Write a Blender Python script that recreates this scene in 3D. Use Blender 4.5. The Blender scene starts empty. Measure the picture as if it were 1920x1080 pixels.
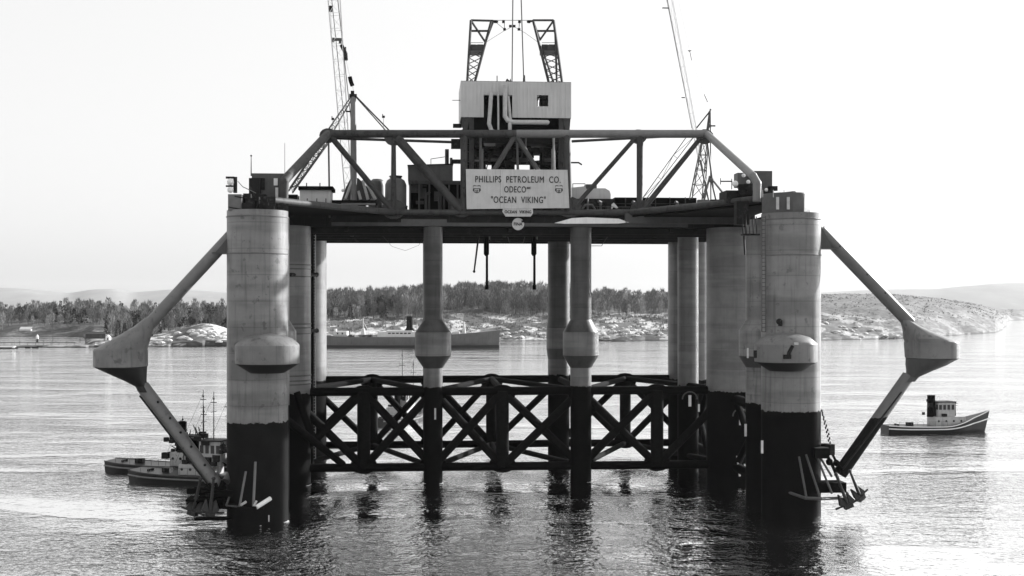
import bpy, math, random
from mathutils import Vector, Matrix
C = bpy.context.scene
random.seed(7)
rnd = random.Random(11)
# ------------------------------------------------------------------ camera
F = 2325.0          # focal length in photo pixels (1920 wide)
H = 26.0            # camera height above the water
YH = 570.0          # horizon row
cd = bpy.data.cameras.new('camera')
cam = bpy.data.objects.new('camera', cd)
C.collection.objects.link(cam)
cam.location = (0, 0, H)
cam.rotation_euler = (math.pi/2, 0, 0)
cd.sensor_width = 36
cd.lens = 36*F/1920
cd.shift_y = (YH-540)/1920.0
cd.clip_start = 1
cd.clip_end = 30000
C.camera = cam
# ------------------------------------------------------------------ light
ELEV = math.radians(20); AZ = math.radians(34)          # azimuth from +X towards +Y
sdir = Vector((math.cos(ELEV)*math.cos(AZ), math.cos(ELEV)*math.sin(AZ), math.sin(ELEV)))
w = bpy.data.worlds.new("World"); C.world = w; w.use_nodes = True
nt = w.node_tree; nt.nodes.clear()
sky = nt.nodes.new('ShaderNodeTexSky'); sky.sky_type = 'NISHITA'; sky.sun_disc = False
sky.sun_elevation = ELEV; sky.sun_rotation = math.atan2(sdir.x, sdir.y); sky.dust_density = 4
bw = nt.nodes.new('ShaderNodeRGBToBW')
pw = nt.nodes.new('ShaderNodeMath'); pw.operation = 'POWER'; pw.inputs[1].default_value = 0.2
ml = nt.nodes.new('ShaderNodeMath'); ml.operation = 'MULTIPLY'; ml.inputs[1].default_value = 3.35
bg = nt.nodes.new('ShaderNodeBackground'); bg.inputs[1].default_value = 0.1
ow = nt.nodes.new('ShaderNodeOutputWorld')
nt.links.new(sky.outputs[0], bw.inputs[0]); nt.links.new(bw.outputs[0], pw.inputs[0])
nt.links.new(pw.outputs[0], ml.inputs[0]); nt.links.new(ml.outputs[0], bg.inputs[0])
nt.links.new(bg.outputs[0], ow.inputs[0])
ld = bpy.data.lights.new('sun', 'SUN'); ld.energy = 5.0; ld.angle = math.radians(0.6); ld.color = (1, 1, 1)
sun = bpy.data.objects.new('sun', ld); C.collection.objects.link(sun)
sun.rotation_euler = sdir.to_track_quat('Z', 'Y').to_euler()
C.view_settings.view_transform = 'Standard'; C.view_settings.look = 'None'
C.view_settings.gamma = 1; C.view_settings.exposure = 1.2
# ------------------------------------------------------------------ materials
def mat(name, g, rough=0.6, var=0.25, scale=0.5, stretch=(1, 1, 1), spec=0.5, metal=0.0, bump=0.0, bscale=2.0,
        g2=None, zsplit=None, bands=None, streak=0.0, patch=None):
    """grey procedural paint; var = brightness noise, zsplit=(z, dark grey) paint line, bands = dirty weld bands"""
    m = bpy.data.materials.new(name); m.use_nodes = True
    t = m.node_tree; N = t.nodes; L = t.links; b = N['Principled BSDF']
    geo = N.new('ShaderNodeNewGeometry')
    mp = N.new('ShaderNodeMapping'); mp.inputs['Scale'].default_value = stretch
    L.new(geo.outputs['Position'], mp.inputs[0])
    def noise(s, d=5, vec=mp.outputs[0], r=0.6):
        n = N.new('ShaderNodeTexNoise'); n.inputs['Scale'].default_value = s; n.inputs['Detail'].default_value = d
        n.inputs['Roughness'].default_value = r; L.new(vec, n.inputs['Vector']); return n.outputs[0]
    def mth(op, a, c=None, cl=False):
        n = N.new('ShaderNodeMath'); n.operation = op; n.use_clamp = cl
        for i, v in enumerate((a, c)):
            if v is None: continue
            if isinstance(v, (int, float)): n.inputs[i].default_value = v
            else: L.new(v, n.inputs[i])
        return n.outputs[0]
    def mix(f, a, c):
        n = N.new('ShaderNodeMix'); n.data_type = 'FLOAT'
        for i, v in zip((0, 2, 3), (f, a, c)):
            if isinstance(v, (int, float)): n.inputs[i].default_value = v
            else: L.new(v, n.inputs[i])
        return n.outputs[0]
    def ramp(v, a, c):
        n = N.new('ShaderNodeMapRange'); n.inputs[1].default_value = a; n.inputs[2].default_value = c
        n.interpolation_type = 'SMOOTHSTEP'; L.new(v, n.inputs[0]); return n.outputs[0]
    sep = N.new('ShaderNodeSeparateXYZ'); L.new(geo.outputs['Position'], sep.inputs[0])
    n1 = noise(scale)
    v = mth('MULTIPLY', mth('ADD', mth('MULTIPLY', mth('SUBTRACT', n1, 0.5), 2*var*1.6), 1.0), g)
    if g2 is not None:                      # worn / rusty patches
        pt = patch or (0.56, 0.62)
        v = mix(ramp(noise(scale*1.7, 6), pt[0], pt[1]), v, g2)
    if streak:
        mp2 = N.new('ShaderNodeMapping'); mp2.inputs['Scale'].default_value = (2.2, 2.2, 0.12)
        L.new(geo.outputs['Position'], mp2.inputs[0])
        v = mth('MULTIPLY', v, mix(ramp(noise(1.0, 4, mp2.outputs[0]), 0.48, 0.75), 1.0, 1.0-streak))
    if bands:
        per, depth = bands
        zz = mth('ADD', sep.outputs[2], mth('MULTIPLY', noise(0.3, 2), 0.5))
        fr = mth('FRACT', mth('DIVIDE', sep.outputs[2], per))
        edge = ramp(mth('ABSOLUTE', mth('SUBTRACT', fr, 0.5)), 0.0, 0.035)
        v = mth('MULTIPLY', v, mix(edge, 1-depth, 1.0))
        mp3 = N.new('ShaderNodeMapping'); mp3.inputs['Scale'].default_value = (0.05, 0.05, 0.42)
        L.new(geo.outputs['Position'], mp3.inputs[0])
        v = mth('MULTIPLY', v, mix(ramp(noise(1.0, 3, mp3.outputs[0]), 0.42, 0.6), 1.12, 0.78))
    if zsplit:
        z0, gd = zsplit
        zn = mth('ADD', sep.outputs[2], mth('MULTIPLY', mth('SUBTRACT', noise(0.7, 8, r=.75), 0.5), 1.5))
        v = mix(ramp(zn, z0-0.04, z0+0.04), mth('MULTIPLY', gd, mth('ADD', mth('MULTIPLY', n1, 0.9), 0.55)), v)
    if zsplit: L.new(mix(ramp(zn, zsplit[0]-.04, zsplit[0]+.04), .01, spec), b.inputs['Specular IOR Level'])
    cmb = N.new('ShaderNodeCombineColor')
    for i in range(3): L.new(v, cmb.inputs[i])
    L.new(cmb.outputs[0], b.inputs['Base Color'])
    if zsplit: L.new(mix(ramp(zn, zsplit[0]-.04, zsplit[0]+.04), .6, rough), b.inputs['Roughness'])
    else: b.inputs['Roughness'].default_value = rough
    b.inputs['Metallic'].default_value = metal
    if not zsplit: b.inputs['Specular IOR Level'].default_value = spec*.7
    if bump:
        bn = N.new('ShaderNodeBump'); bn.inputs['Strength'].default_value = bump; bn.inputs['Distance'].default_value = 0.1
        L.new(noise(bscale, 4), bn.inputs['Height']); L.new(bn.outputs[0], b.inputs['Normal'])
    return m
M = {}
M['column'] = mat('column_paint', .155, .42, .18, .6, zsplit=(12.9, .006), bands=(3.1, .3), streak=.4, bump=.15, g2=.1, patch=(.6, .66))
M['column_left'] = mat('column_paint_worn', .145, .42, .2, .6, zsplit=(12.0, .013), bands=(3.1, .3), streak=.42, bump=.15, g2=.09, patch=(.6, .66))
M['midcol'] = mat('slim_column_paint', .12, .45, .2, .8, zsplit=(14.0, .006), bands=(3.4, .2), streak=.25)
M['midshaft'] = mat('dark_shaft_paint', .055, .45, .25, .8, bands=(3.4, .2), streak=.3)
M['rearcol'] = mat('rear_column_paint', .12, .4, .2, .8, zsplit=(13.2, .006), bands=(3.0, .2), streak=.2)
M['float'] = mat('float_paint', .15, .5, .25, .5, streak=.35, bump=.2, g2=.09, patch=(.57, .66))
M['float_dark'] = mat('float_underside_shade', .012, .6, .2, .5)  # near-black colour paints the shade under the floats
M['brace_l'] = mat('brace_paint', .13, .45, .25, .9, g2=.07, patch=(.6, .68), zsplit=(3.5, .02), bump=.1)
M['brace_r'] = mat('brace_paint_dark_foot', .10, .45, .25, .9, g2=.07, patch=(.62, .7), zsplit=(12.0, .012), bump=.1)
M['black'] = mat('black_hull_paint', .005, .95, .4, .7, spec=.1)
M['black2'] = mat('tarred_steel', .007, .95, .5, 1.5, spec=.12)
M['deck'] = mat('deck_steel', .014, .7, .4, .6, g2=.022, spec=.2)
M['truss'] = mat('truss_paint', .05, .65, .3, .8, g2=.03, streak=.35, spec=.3)
M['truss_light'] = mat('truss_paint_pale_sunlit', .16, .45, .2, .8, streak=.15)  # paler copy: sunlight painted into the right chord and leg; also the mast grey
M['clad'] = mat('ribbed_cladding', .48, .55, .1, .4, streak=.18)
M['pale'] = mat('pale_pipe', .42, .45, .2, 1.2, g2=.35)
M['sign'] = mat('sign_board_paint', .5, .6, .12, .8, streak=.16)
M['ink'] = mat('sign_lettering', .025, .6, .1)
M['grey'] = mat('grey_steel', .06, .5, .3, 1.0, g2=.06, streak=.2)
M['midgrey'] = mat('mid_grey_steel', .12, .5, .3, 1.0, g2=.12, streak=.2)
M['dark'] = mat('dark_machinery', .012, .6, .5, 1.2, g2=.03, spec=.2)
M['faint'] = mat('weathered_pale_steel_and_light_slit', .62, .5, .2, 1.0)
M['white'] = mat('white_paint', .75, .45, .12, 1.0, streak=.1)
M['glass'] = mat('dark_window_glass', .02, .1, .1)
M['shiphull'] = mat('ship_hull_grey', .1, .5, .25, .2, streak=.3)
M['boottop'] = mat('ship_boot_top', .012, .5, .2)
M['tughull'] = mat('tug_hull_black', .01, .4, .3, 1.0)
M['tugrail'] = mat('tug_rubbing_strake', .15, .5, .3, 1.0)
M['tuggrey'] = mat('tug_bulwark_grey', .04, .5, .3, 1.0)
M['wood'] = mat('weathered_timber', .05, .8, .4, 1.0)
M['rust'] = mat('anchor_iron', .02, .6, .4, 1.5)
# ------------------------------------------------------------------ mesh builder
def prim(fn):
    def g(s, *a, **k):
        if s.depth == 0: s.marks.append((len(s.v), len(s.f)))
        s.depth += 1
        try: return fn(s, *a, **k)
        finally: s.depth -= 1
    return g
class MB:
    def __init__(s): s.v = []; s.f = []; s.sm = []; s.marks = []; s.depth = 0
    def add(s, vs, fs, smooth=False):
        n = len(s.v); s.v += [tuple(v) for v in vs]
        for f in fs: s.f.append(tuple(i+n for i in f)); s.sm.append(smooth)
        return s
    @prim
    def box(s, c, d, rz=0.0, taper=1.0):
        ca, sa = math.cos(rz), math.sin(rz); vs = []
        for z in (-1, 1):
            k = 1 if z < 0 else taper
            for x, y in ((-1, -1), (1, -1), (1, 1), (-1, 1)):
                X = x*d[0]/2*k; Y = y*d[1]/2*k
                vs.append((c[0]+X*ca-Y*sa, c[1]+X*sa+Y*ca, c[2]+z*d[2]/2))
        return s.add(vs, [(0, 3, 2, 1), (4, 5, 6, 7), (0, 1, 5, 4), (1, 2, 6, 5), (2, 3, 7, 6), (3, 0, 4, 7)])
    @prim
    def span(s, a, b):          # box from corner a to corner b
        return s.box([(a[i]+b[i])/2 for i in range(3)], [abs(a[i]-b[i]) for i in range(3)])
    @prim
    def tube(s, p, q, r0, r1=None, n=12, caps=True):
        if r1 is None: r1 = r0
        p = Vector(p); q = Vector(q); d = (q-p)
        if d.length < 1e-6: return s
        d.normalize(); a = d.orthogonal().normalized(); b = d.cross(a); vs = []
        for c, r in ((p, r0), (q, r1)):
            for i in range(n):
                t = 2*math.pi*i/n; vs.append(c+(a*math.cos(t)+b*math.sin(t))*r)
        fs = [(i, (i+1) % n, n+(i+1) % n, n+i) for i in range(n)]
        s.add(vs, fs, n > 6)
        if caps: s.add(vs[:n], [tuple(reversed(range(n)))]); s.add(vs[n:], [tuple(range(n))])
        return s
    @prim
    def path(s, pts, r, n=8):
        for a, b in zip(pts, pts[1:]): s.tube(a, b, r, r, n)
        for p in pts[1:-1]: s.ball(p, r*1.02, n)
        return s
    @prim
    def ball(s, c, r, n=8, sc=(1, 1, 1)):
        prof = [(math.sin(math.pi*i/6)*r, -math.cos(math.pi*i/6)*r) for i in range(7)]
        return s.lathe(c, prof, n, sc)
    @prim
    def lathe(s, c, prof, n=32, sc=(1, 1, 1)):
        vs = []; k = len(prof)
        for r, z in prof:
            for i in range(n):
                t = 2*math.pi*i/n; vs.append((c[0]+r*math.cos(t)*sc[0], c[1]+r*math.sin(t)*sc[1], c[2]+z*sc[2]))
        fs = [(j*n+i, j*n+(i+1) % n, (j+1)*n+(i+1) % n, (j+1)*n+i) for j in range(k-1) for i in range(n)]
        s.add(vs, fs, True)
        s.add(vs[:n], [tuple(reversed(range(n)))]); s.add(vs[-n:], [tuple(range(n))])
        return s
    @prim
    def rings(s, rings, smooth=True, closed=True):
        n = len(rings[0]); vs = [v for r in rings for v in r]
        fs = [(j*n+i, j*n+(i+1) % n, (j+1)*n+(i+1) % n, (j+1)*n+i) for j in range(len(rings)-1) for i in range(n if closed else n-1)]
        s.add(vs, fs, smooth)
        if closed: s.add(rings[0], [tuple(reversed(range(n)))]); s.add(rings[-1], [tuple(range(n))])
        return s
    @prim
    def prism(s, poly, off):   # polygon of 3D points, extruded by off
        n = len(poly); off = Vector(off); a = [Vector(p) for p in poly]; b = [p+off for p in a]
        return s.add(a+b, [tuple(range(n)), tuple(reversed(range(n, 2*n)))]+[(i, i+n, (i+1) % n+n, (i+1) % n) for i in range(n)])
    @prim
    def lattice(s, p, q, w0, w1, r, step, up=(0, 1, 0), chords=4, rb=None):
        p = Vector(p); q = Vector(q); d = (q-p); Ln = d.length; d.normalize()
        u = Vector(up); a = d.cross(u).normalized(); b = a.cross(d).normalized()
        k = max(2, int(Ln/step)); rb = rb or r*.6
        cs = [(-1, -1), (1, -1), (1, 1), (-1, 1)] if chords == 4 else [(-1, 0), (1, 0)]
        def pt(i, c):
            t = i/k; wd = (w0+(w1-w0)*t)/2
            return p+d*Ln*t+a*c[0]*wd+b*c[1]*wd
        for c in cs: s.tube(pt(0, c), pt(k, c), r, r, 5, False)
        prs = [(0, 1), (1, 2), (2, 3), (3, 0)] if chords == 4 else [(0, 1)]
        for i in range(k):
            for (x, y) in prs:
                A, B = (cs[x], cs[y]) if i % 2 else (cs[y], cs[x])
                s.tube(pt(i, A), pt(i+1, B), rb, rb, 4, False)
                s.tube(pt(i, A), pt(i, B), rb, rb, 4, False)
        return s
    def build(s, name, m, parent=None, base=(0, 0, 0), label=None):
        me = bpy.data.meshes.new(name)
        me.from_pydata([(v[0]-base[0], v[1]-base[1], v[2]-base[2]) for v in s.v], [], s.f)
        me.polygons.foreach_set('use_smooth', s.sm)
        me.update()
        me.set_sharp_from_angle(angle=math.radians(27))
        for k in (m if isinstance(m, (list, tuple)) else [m]): me.materials.append(k)
        o = bpy.data.objects.new(name, me); C.collection.objects.link(o)
        if parent is not None: o.parent = parent
        if label: o['label'] = label
        return o
SPLIT = {'panel_joint', 'sheave_block', 'bolt_cluster', 'pipe_bracket', 'web_stiffener', 'column_head', 'standpipe', 'corner_post', 'roof_post', 'girder', 'lamp', 'stiffener_ring', 'clamp_ring', 'door_light', 'window', 'window_row', 'porthole', 'hanger_stub', 'cable_loop', 'rack_post', 'side_bracket', 'side_wall', 'bollard_post', 'vent_pipe', 'mast_head', 'hoist_line', 'hoist_block', 'boom_platform', 'boom_chord', 'back_stay', 'monkey_board', 'tie_cable', 'draught_stripe', 'guard_rod', 'king_post', 'block_post', 'wing_girder', 'towing_bitts', 'piles', 'sleeve', 'leg', 'a_frame', 'stack', 'arm', 'inner_pipe', 'strut', 'winch_gear', 'fairlead', 'door', 'lamp_panel', 'access_cage', 'chain', 'post', 'back_wall', 't_bar', 'roof_unit', 'shield_band'}
_build = MB.build
def _bs(s, name, m, parent=None, base=(0, 0, 0), label=None):
    if name not in SPLIT or parent is None or len(s.marks) < 2: return _build(s, name, m, parent, base, label)
    first = None; ms = s.marks+[(len(s.v), len(s.f))]
    for (v0, f0), (v1, f1) in zip(ms, ms[1:]):
        q = MB(); q.v = s.v[v0:v1]; q.f = [tuple(i-v0 for i in f) for f in s.f[f0:f1]]; q.sm = s.sm[f0:f1]
        o = _build(q, name, m, parent, base, label); first = first or o
    return first
MB.build = _bs
def tag(o, label=None, cat=None, group=None, kind=None):
    if label: o['label'] = label
    if cat: o['category'] = cat
    if group: o['group'] = group
    if kind: o['kind'] = kind
    return o
def empty(name, loc, rz=0.0):
    o = bpy.data.objects.new(name, None); C.collection.objects.link(o); o.location = loc; o.rotation_euler = (0, 0, rz)
    o.empty_display_size = 1; return o
def copy_tree(o, parent=None):
    c = o.copy(); C.collection.objects.link(c)
    if parent is not None: c.parent = parent
    for ch in list(o.children): copy_tree(ch, c)
    return c
# ------------------------------------------------------------------ rig frame
TH = math.radians(4.05); O = Vector((1.99, 151.3, 0))
eu = Vector((math.cos(TH), math.sin(TH), 0)); ev = Vector((-math.sin(TH), math.cos(TH), 0))
def R(px, py, v):
    """photo pixel -> rig coordinates (u, v, z) on the rig's cross plane v"""
    d = Vector(((px-960)/F, 1, (YH-py)/F)); c = Vector((0, 0, H))
    t = (v+ev.dot(O-c))/ev.dot(d); p = c+d*t-O
    return Vector((p.dot(eu), v, p.z))
def W(p): return O+eu*p[0]+ev*p[1]+Vector((0, 0, p[2]))
def fs(b, x0, y0, x1, y1, v0, v1):
    a = R(x0, y0, v0); c = R(x1, y1, v0); return b.span((a.x, v0, a.z), (c.x, v1, c.z))
class Thing:
    """a thing standing on the rig: an Empty at its base, parts given in rig coordinates"""
    def __init__(s, name, base, label, cat, group=None):
        s.b = tuple(base); s.o = empty(name, W(base), TH); tag(s.o, label, cat, group)
    def part(s, name, mb, m, parent=None, label=None): return mb.build(name, m, parent or s.o, s.b, label)
rig = Thing('drilling_rig', (0, 0, 0), 'huge semi-submersible drilling rig with tall column legs, black trusses and slanting side braces', 'oil rig')
P = rig.part
# ---- corner columns
ZT = 37.15
def corner(u, v, m, r=3.62, top=ZT):
    b = MB(); b.lathe((u, v, 0), [(r, -6), (r, top)], 56)
    return P('corner_column', b, m)
cols = {}
for v in (0, 30, 59):
    for sx in (-1, 1):
        m = M['rearcol'] if v else (M['column_left'] if sx < 0 else M['column'])
        cols[(sx, v)] = corner(sx*32.64, v, m, 3.62, ZT if v == 0 else 37.18)
for sx in (-1, 1):                       # stiffening rings, top rim
    b = MB(); 
    for z in (36.4, 32.0): b.lathe((sx*32.64, 0, z), [(3.62, -.1), (3.70, -.06), (3.70, .06), (3.62, .1)], 56)
    P('stiffener_ring', b, M['midgrey'], cols[(sx, 0)])
# D shaped sponsons on the near columns
for sx in (-1, 1):
    b = MB(); c = (sx*31.1, -3.0, 0)
    b.lathe(c, [(3.72, 19.0), (3.75, 19.1), (3.75, 21.15), (3.6, 21.35), (2.9, 21.95), (1.7, 22.35), (.4, 22.5)], 48)
    P('column_float', b, M['float'], cols[(sx, 0)])
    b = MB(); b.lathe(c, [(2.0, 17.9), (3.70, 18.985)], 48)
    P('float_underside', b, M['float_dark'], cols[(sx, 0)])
b = MB(); b.path([R(1478, 672, -6.7), R(1480, 660, -6.7), R(1486, 648, -6.7)], .22, 6); b.box(R(1476, 669, -6.7), (.9, .3, .5)); b.box(R(1416, 664, -6.4), (.35, .3, .9))
P('fairlead', b, M['dark'], cols[(1, 0)])
b = MB(); b.box(R(1493, 657, -6.66), (.5, .12, 1.9)); b.box(R(1402, 662, -4.0), (.2, .1, 1.2)); P('draught_stripe', b, M['pale'], cols[(1, 0)])
P('hatch', MB().tube(R(1461, 603, -3.65), R(1461, 603, -3.2), .38, .38, 12).box(R(1463, 606, -3.62), (.5, .1, .7)), M['dark'], cols[(1, 0)])
b = MB(); a = R(1428.5, 405, -1.6); c = R(1428.5, 622, -1.6)
b.tube(a, (a.x, a.y, c.z), .06, .06, 5).tube((a.x+.4, a.y-.3, a.z), (a.x+.4, a.y-.3, c.z), .06, .06, 5)
z = c.z
while z < a.z: b.tube((a.x, a.y, z), (a.x+.4, a.y-.3, z), .05, .05, 4); z += .5
P('ladder', b, M['grey'], cols[(1, 0)])  # ladder added in place of the column's lit edge
# slim columns with bulges
def slim(u, v, r, rb, zs, m=None, label=None):
    b = MB(); z0, z1, z2, z3 = zs
    b.lathe((u, v, 0), [(r, -6), (r, z0), (rb, z1), (rb, z2)], 32)
    o = P('bulged_column', b, m or M['midcol'], label=label)
    P('upper_shaft', MB().lathe((u, v, 0), [(rb-.04, z2+.003), (r, z3), (r, 37.2)], 32), m or M['midshaft'], o)
    P('lower_cone', MB().lathe((u, v, 0), [(r+.01, z0-.02), (rb+.01, z1-.01)], 32), M['grey'], o)
    return o
muL = R(812, 700, 30).x; muR = R(1089, 700, 30).x
slims = {}
for k, u in enumerate((muL, muR)):
    slims[(k, 30)] = slim(u, 30, 1.38 if k == 0 else 1.55, 2.62, (16.7, 18.5, 21.9, 23.7))
    slims[(k, 59)] = slim(u-(.1 if k else 0), 59, 1.85 if k else 1.5, 2.1, (16.7, 18.5, 21.9, 23.7))
for sx in (-1, 1): slim(sx*32.0, 12, 1.85, 2.75, (17.6, 19.1, 22.5, 23.9), M['column'])
for u in (R(1290, 600, 42).x,):
    b = MB(); b.lathe((u, 42 if u > 24 else 56, 0), [(1.62, -6), (1.62, 37.2)], 28); P('slim_column', b, M['rearcol'])
# ---- outriggers
def ell(c, rx, ry, z, sx, n=32, flat=None):
    out = []
    for i in range(n):
        t = 2*math.pi*i/n; x = rx*math.cos(t)
        y = ry*math.sin(t)
        out.append((c+x, y, z))
    return out
def outrigger(side):
    s_ = 1 if side == 'r' else -1; m = M['brace_r'] if s_ > 0 else M['brace_l']
    U = lambda x: s_*x
    # elbow float: round drum, flat against the inside, fairing above, cone below
    if s_ < 0:
        pts = [(596, 272, 292), (612, 252, 289), (628, 225, 283), (645, 195, 278), (654, 179, 275), (656, 177.5, 275), (687, 177.5, 275)]
        low = [(688, 178.5, 274.5), (702, 209, 274), (714, 235, 274), (724, 254, 276), (735, 261, 283)]
    else:
        pts = [(600, 1688, 1704), (612, 1693, 1724), (622, 1696, 1745), (634, 1698, 1775), (640, 1700, 1791), (642, 1700, 1793), (671, 1702, 1793)]
        low = [(672, 1702.5, 1792), (684, 1702, 1770), (695, 1702, 1745), (706, 1700, 1722), (715, 1692, 1714)]
    def rg(lst):
        out = []
        for y, a, c in lst:
            pa = R(a, y, 0); pc = R(c, y, 0); cx = (pa.x+pc.x)/2; rx = abs(pc.x-pa.x)/2
            ry = min(3.3, rx*1.12+.25)
            out.append([(cx+math.copysign(abs(math.cos(t))**.8, math.cos(t))*rx, math.sin(t)*ry, pa.z) for t in [2*math.pi*i/36 for i in range(36)]])
        return out[::-1]
    bd = rg(pts[-2:]); cx_ = sum(q[0] for q in bd[0])/36
    fl = P('elbow_float', MB().rings(rg(pts)), M['float'])
    P('drum_band', MB().rings([[(cx_+(q[0]-cx_)*1.022, q[1]*1.022, q[2]) for q in r] for r in bd]), M['float'], fl)
    P('float_underside', MB().rings(rg(low)), M['float_dark'] if s_ < 0 else M['grey'], fl)  # underside coloured darker than the drum to paint its shade
    b = MB()
    if s_ < 0:
        b.tube(R(437, 438, 0), R(281, 607, 0), .74, .74, 24); b.tube(R(267, 724, 0), R(408, 914, -1), .8, .86, 24)
        up = b
        br = MB().prism([R(404, 473, -.9), R(440, 473, -.9), R(440, 430, -.9)], (0, 1.8, 0)).box(R(424, 475, 0), (3.0, 2.4, .15))
        kb = MB(); 
        for f in (.18, .34, .48, .62, .8): 
            p = Vector(R(267, 724, 0)).lerp(R(408, 914, -1), f); kb.ball(p+Vector((.4, -.75, .35)), .16, 6)
    else:
        b.tube(R(1538, 432, 0), R(1706, 606, 0), .74, .78, 24); b.tube(R(1703, 705, 0), R(1575, 888, -1), .78, .86, 24)
        br = MB().prism([R(1562, 465, -.9), R(1526, 465, -.9), R(1533, 412, -.9)], (0, 1.8, 0)).box(R(1546, 466, 0), (2.8, 2.4, .15))
        kb = MB()
        for f in (.2, .5, .7): 
            p = Vector(R(1538, 432, 0)).lerp(R(1706, 606, 0), f); kb.ball(p+Vector((.0, -.7, .3)), .14, 6)
    arm = P('outrigger_brace', b, m)
    P('bracket', br, M['grey'], arm); P('bolt_cluster', kb, M['dark'], arm)
    # slender wire guard / ladder along the lower brace
    b = MB()
    if s_ < 0: a, c = R(262, 742, -.9), R(395, 915, -1.9)
    else: a, c = R(1690, 735, -.9), R(1580, 880, -1.9)
    b.tube(a, c, .12, .12, 6); P('pipe_run', b, M['dark'], arm)
outrigger('l'); outrigger('r')
# ---- lower trusses
ZH, ZL = 13.3, 2.3
def truss_row(v, postx, r=.6, xf=None):
    T = P('lower_truss', MB().tube((-32.6, v, ZH), (32.6, v, ZH), .62, .62, 16), M['black'])
    P('chord', MB().tube((-32.6, v, ZL), (32.6, v, ZL), .62, .62, 16), M['black'], T)
    us = [-32.6]+postx+[32.6]
    for u in postx:
        if u in (muL, muR): continue
        P('post', MB().tube((u, v, ZL), (u, v, ZH), .95, .95, 16), M['black2'], T)
    for i, (a, c) in enumerate(zip(us, us[1:])):
        if i == 5 and v == 30:
            P('diagonal', MB().tube((a, v, ZL), (c-2, v, ZH-2), r, r, 12), M['black2'], T); continue
        P('diagonal', MB().tube((a, v-.1, ZL), (c, v-.1, ZH), r, r, 12), M['black2'], T)
        P('diagonal', MB().tube((a, v+.1, ZH), (c, v+.1, ZL), r, r, 12), M['black2'], T)
    for u in us:
        for z, k in ((ZH, 1), (ZL, -1)):
            g = MB(); n = 16; R1 = 1.5
            g.prism([(u+math.cos(2*math.pi*i/n)*R1*1.3, v-.3, z-k*.35+math.sin(2*math.pi*i/n)*R1*.85) for i in range(n)], (0, .6, 0))
            P('gusset_plate', g, M['black'], T)
    return T
postsF = [R(x, 800, 30).x for x in (682, 812, 942, 1089, 1232)]; postsF[1] = muL; postsF[3] = muR
truss_row(30, postsF); truss_row(59, postsF, .55)
plan = P('plan_bracing', MB().tube((-32.6, 30, ZH), (postsF[0], 59, ZH), .45, .45, 10), M['black'])
zz = [-32.6]+postsF+[32.6]
for z in (ZH, ZL):
    for i in range(len(zz)-1):
        if z == ZH and i == 0: continue
        a, c = (30, 59) if i % 2 == 0 else (59, 30)
        P('plan_brace', MB().tube((zz[i], a, z), (zz[i+1], c, z), .42, .42, 10), M['black2'], plan)
for u in (muL, muR, postsF[2]):
    for z in (ZH, ZL): P('cross_beam', MB().tube((u, 30, z), (u, 59, z), .5, .5, 10), M['black'], plan)
for sx in (-1, 1):
    S = P('side_truss', MB().tube((sx*32.6, 0, ZH-1.2), (sx*32.6, 59, ZH-1.2), .7, .7, 14), M['black'])
    P('chord', MB().tube((sx*32.6, 0, ZL), (sx*32.6, 59, ZL), .7, .7, 14), M['black'], S)
    for a, c in ((3, 12), (12, 27), (33, 45), (45, 57)):
        P('diagonal', MB().tube((sx*32.6, a, ZL), (sx*32.6, c, ZH-1.2), .5, .5, 10), M['black'], S)
        P('diagonal', MB().tube((sx*32.6, a, ZH-1.2), (sx*32.6, c, ZL), .5, .5, 10), M['black'], S)
    P('pontoon', MB().lathe((0, 0, 0), [(.1, -1), (3.2, -1)], 4) if False else MB().box((sx*32.6, 29.5, -5.5), (9, 78, 6)), M['black'])
# second brace off the near left leg seen through the truss
P('knee_brace', MB().tube(R(556, 735, 27), R(588, 700+130, 27), .5, .5, 10), M['black'])
P('knee_brace', MB().tube((-32.6, 14, ZH-1), (postsF[0]-3, 30, ZL+.5), .55, .5, 10), M['black2'])
# arch pipes, and pale bars standing in for bright slits of light
for (x0, x1, y0, y1, v, ac) in ((1386, 1390, 773, 797, 25.9, 1), (1291, 1296, 741, 762, 28, 1), (1396, 1400, 795, 818, 9.6, 0), (1427, 1431, 826, 850, -2, 0), (1309, 1312, 758, 772, 27, 0)):
    b = MB(); a = R(x0, y0, v); c = R(x1, y1, v); b.box(((a.x+c.x)/2, v, (a.z+c.z)/2), (abs(c.x-a.x), .12, abs(a.z-c.z)))
    if ac:
        q = [Vector(((a.x+c.x)/2+math.cos(t)*1.1, v, a.z-.6+math.sin(t)*1.1)) for t in [math.pi*i/10 for i in range(11)]]
    P('light_slit_bar', b, M['faint'])
    if ac: P('arch_pipe', MB().path(q, .1, 6), M['grey'])
P('guard_rod', MB().tube(R(1382, 855, 25), R(1387, 893, 25), .13, .13, 6).tube(R(1396, 870, 25), R(1398, 893, 25), .1, .1, 6), M['faint'])
P('mooring_rod', MB().tube(R(785, 782, 29), R(785, 800, 29), .01, .01, 4).box(R(816, 776, 28.3), (.25, .1, 1.6)), M['pale'])
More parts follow.
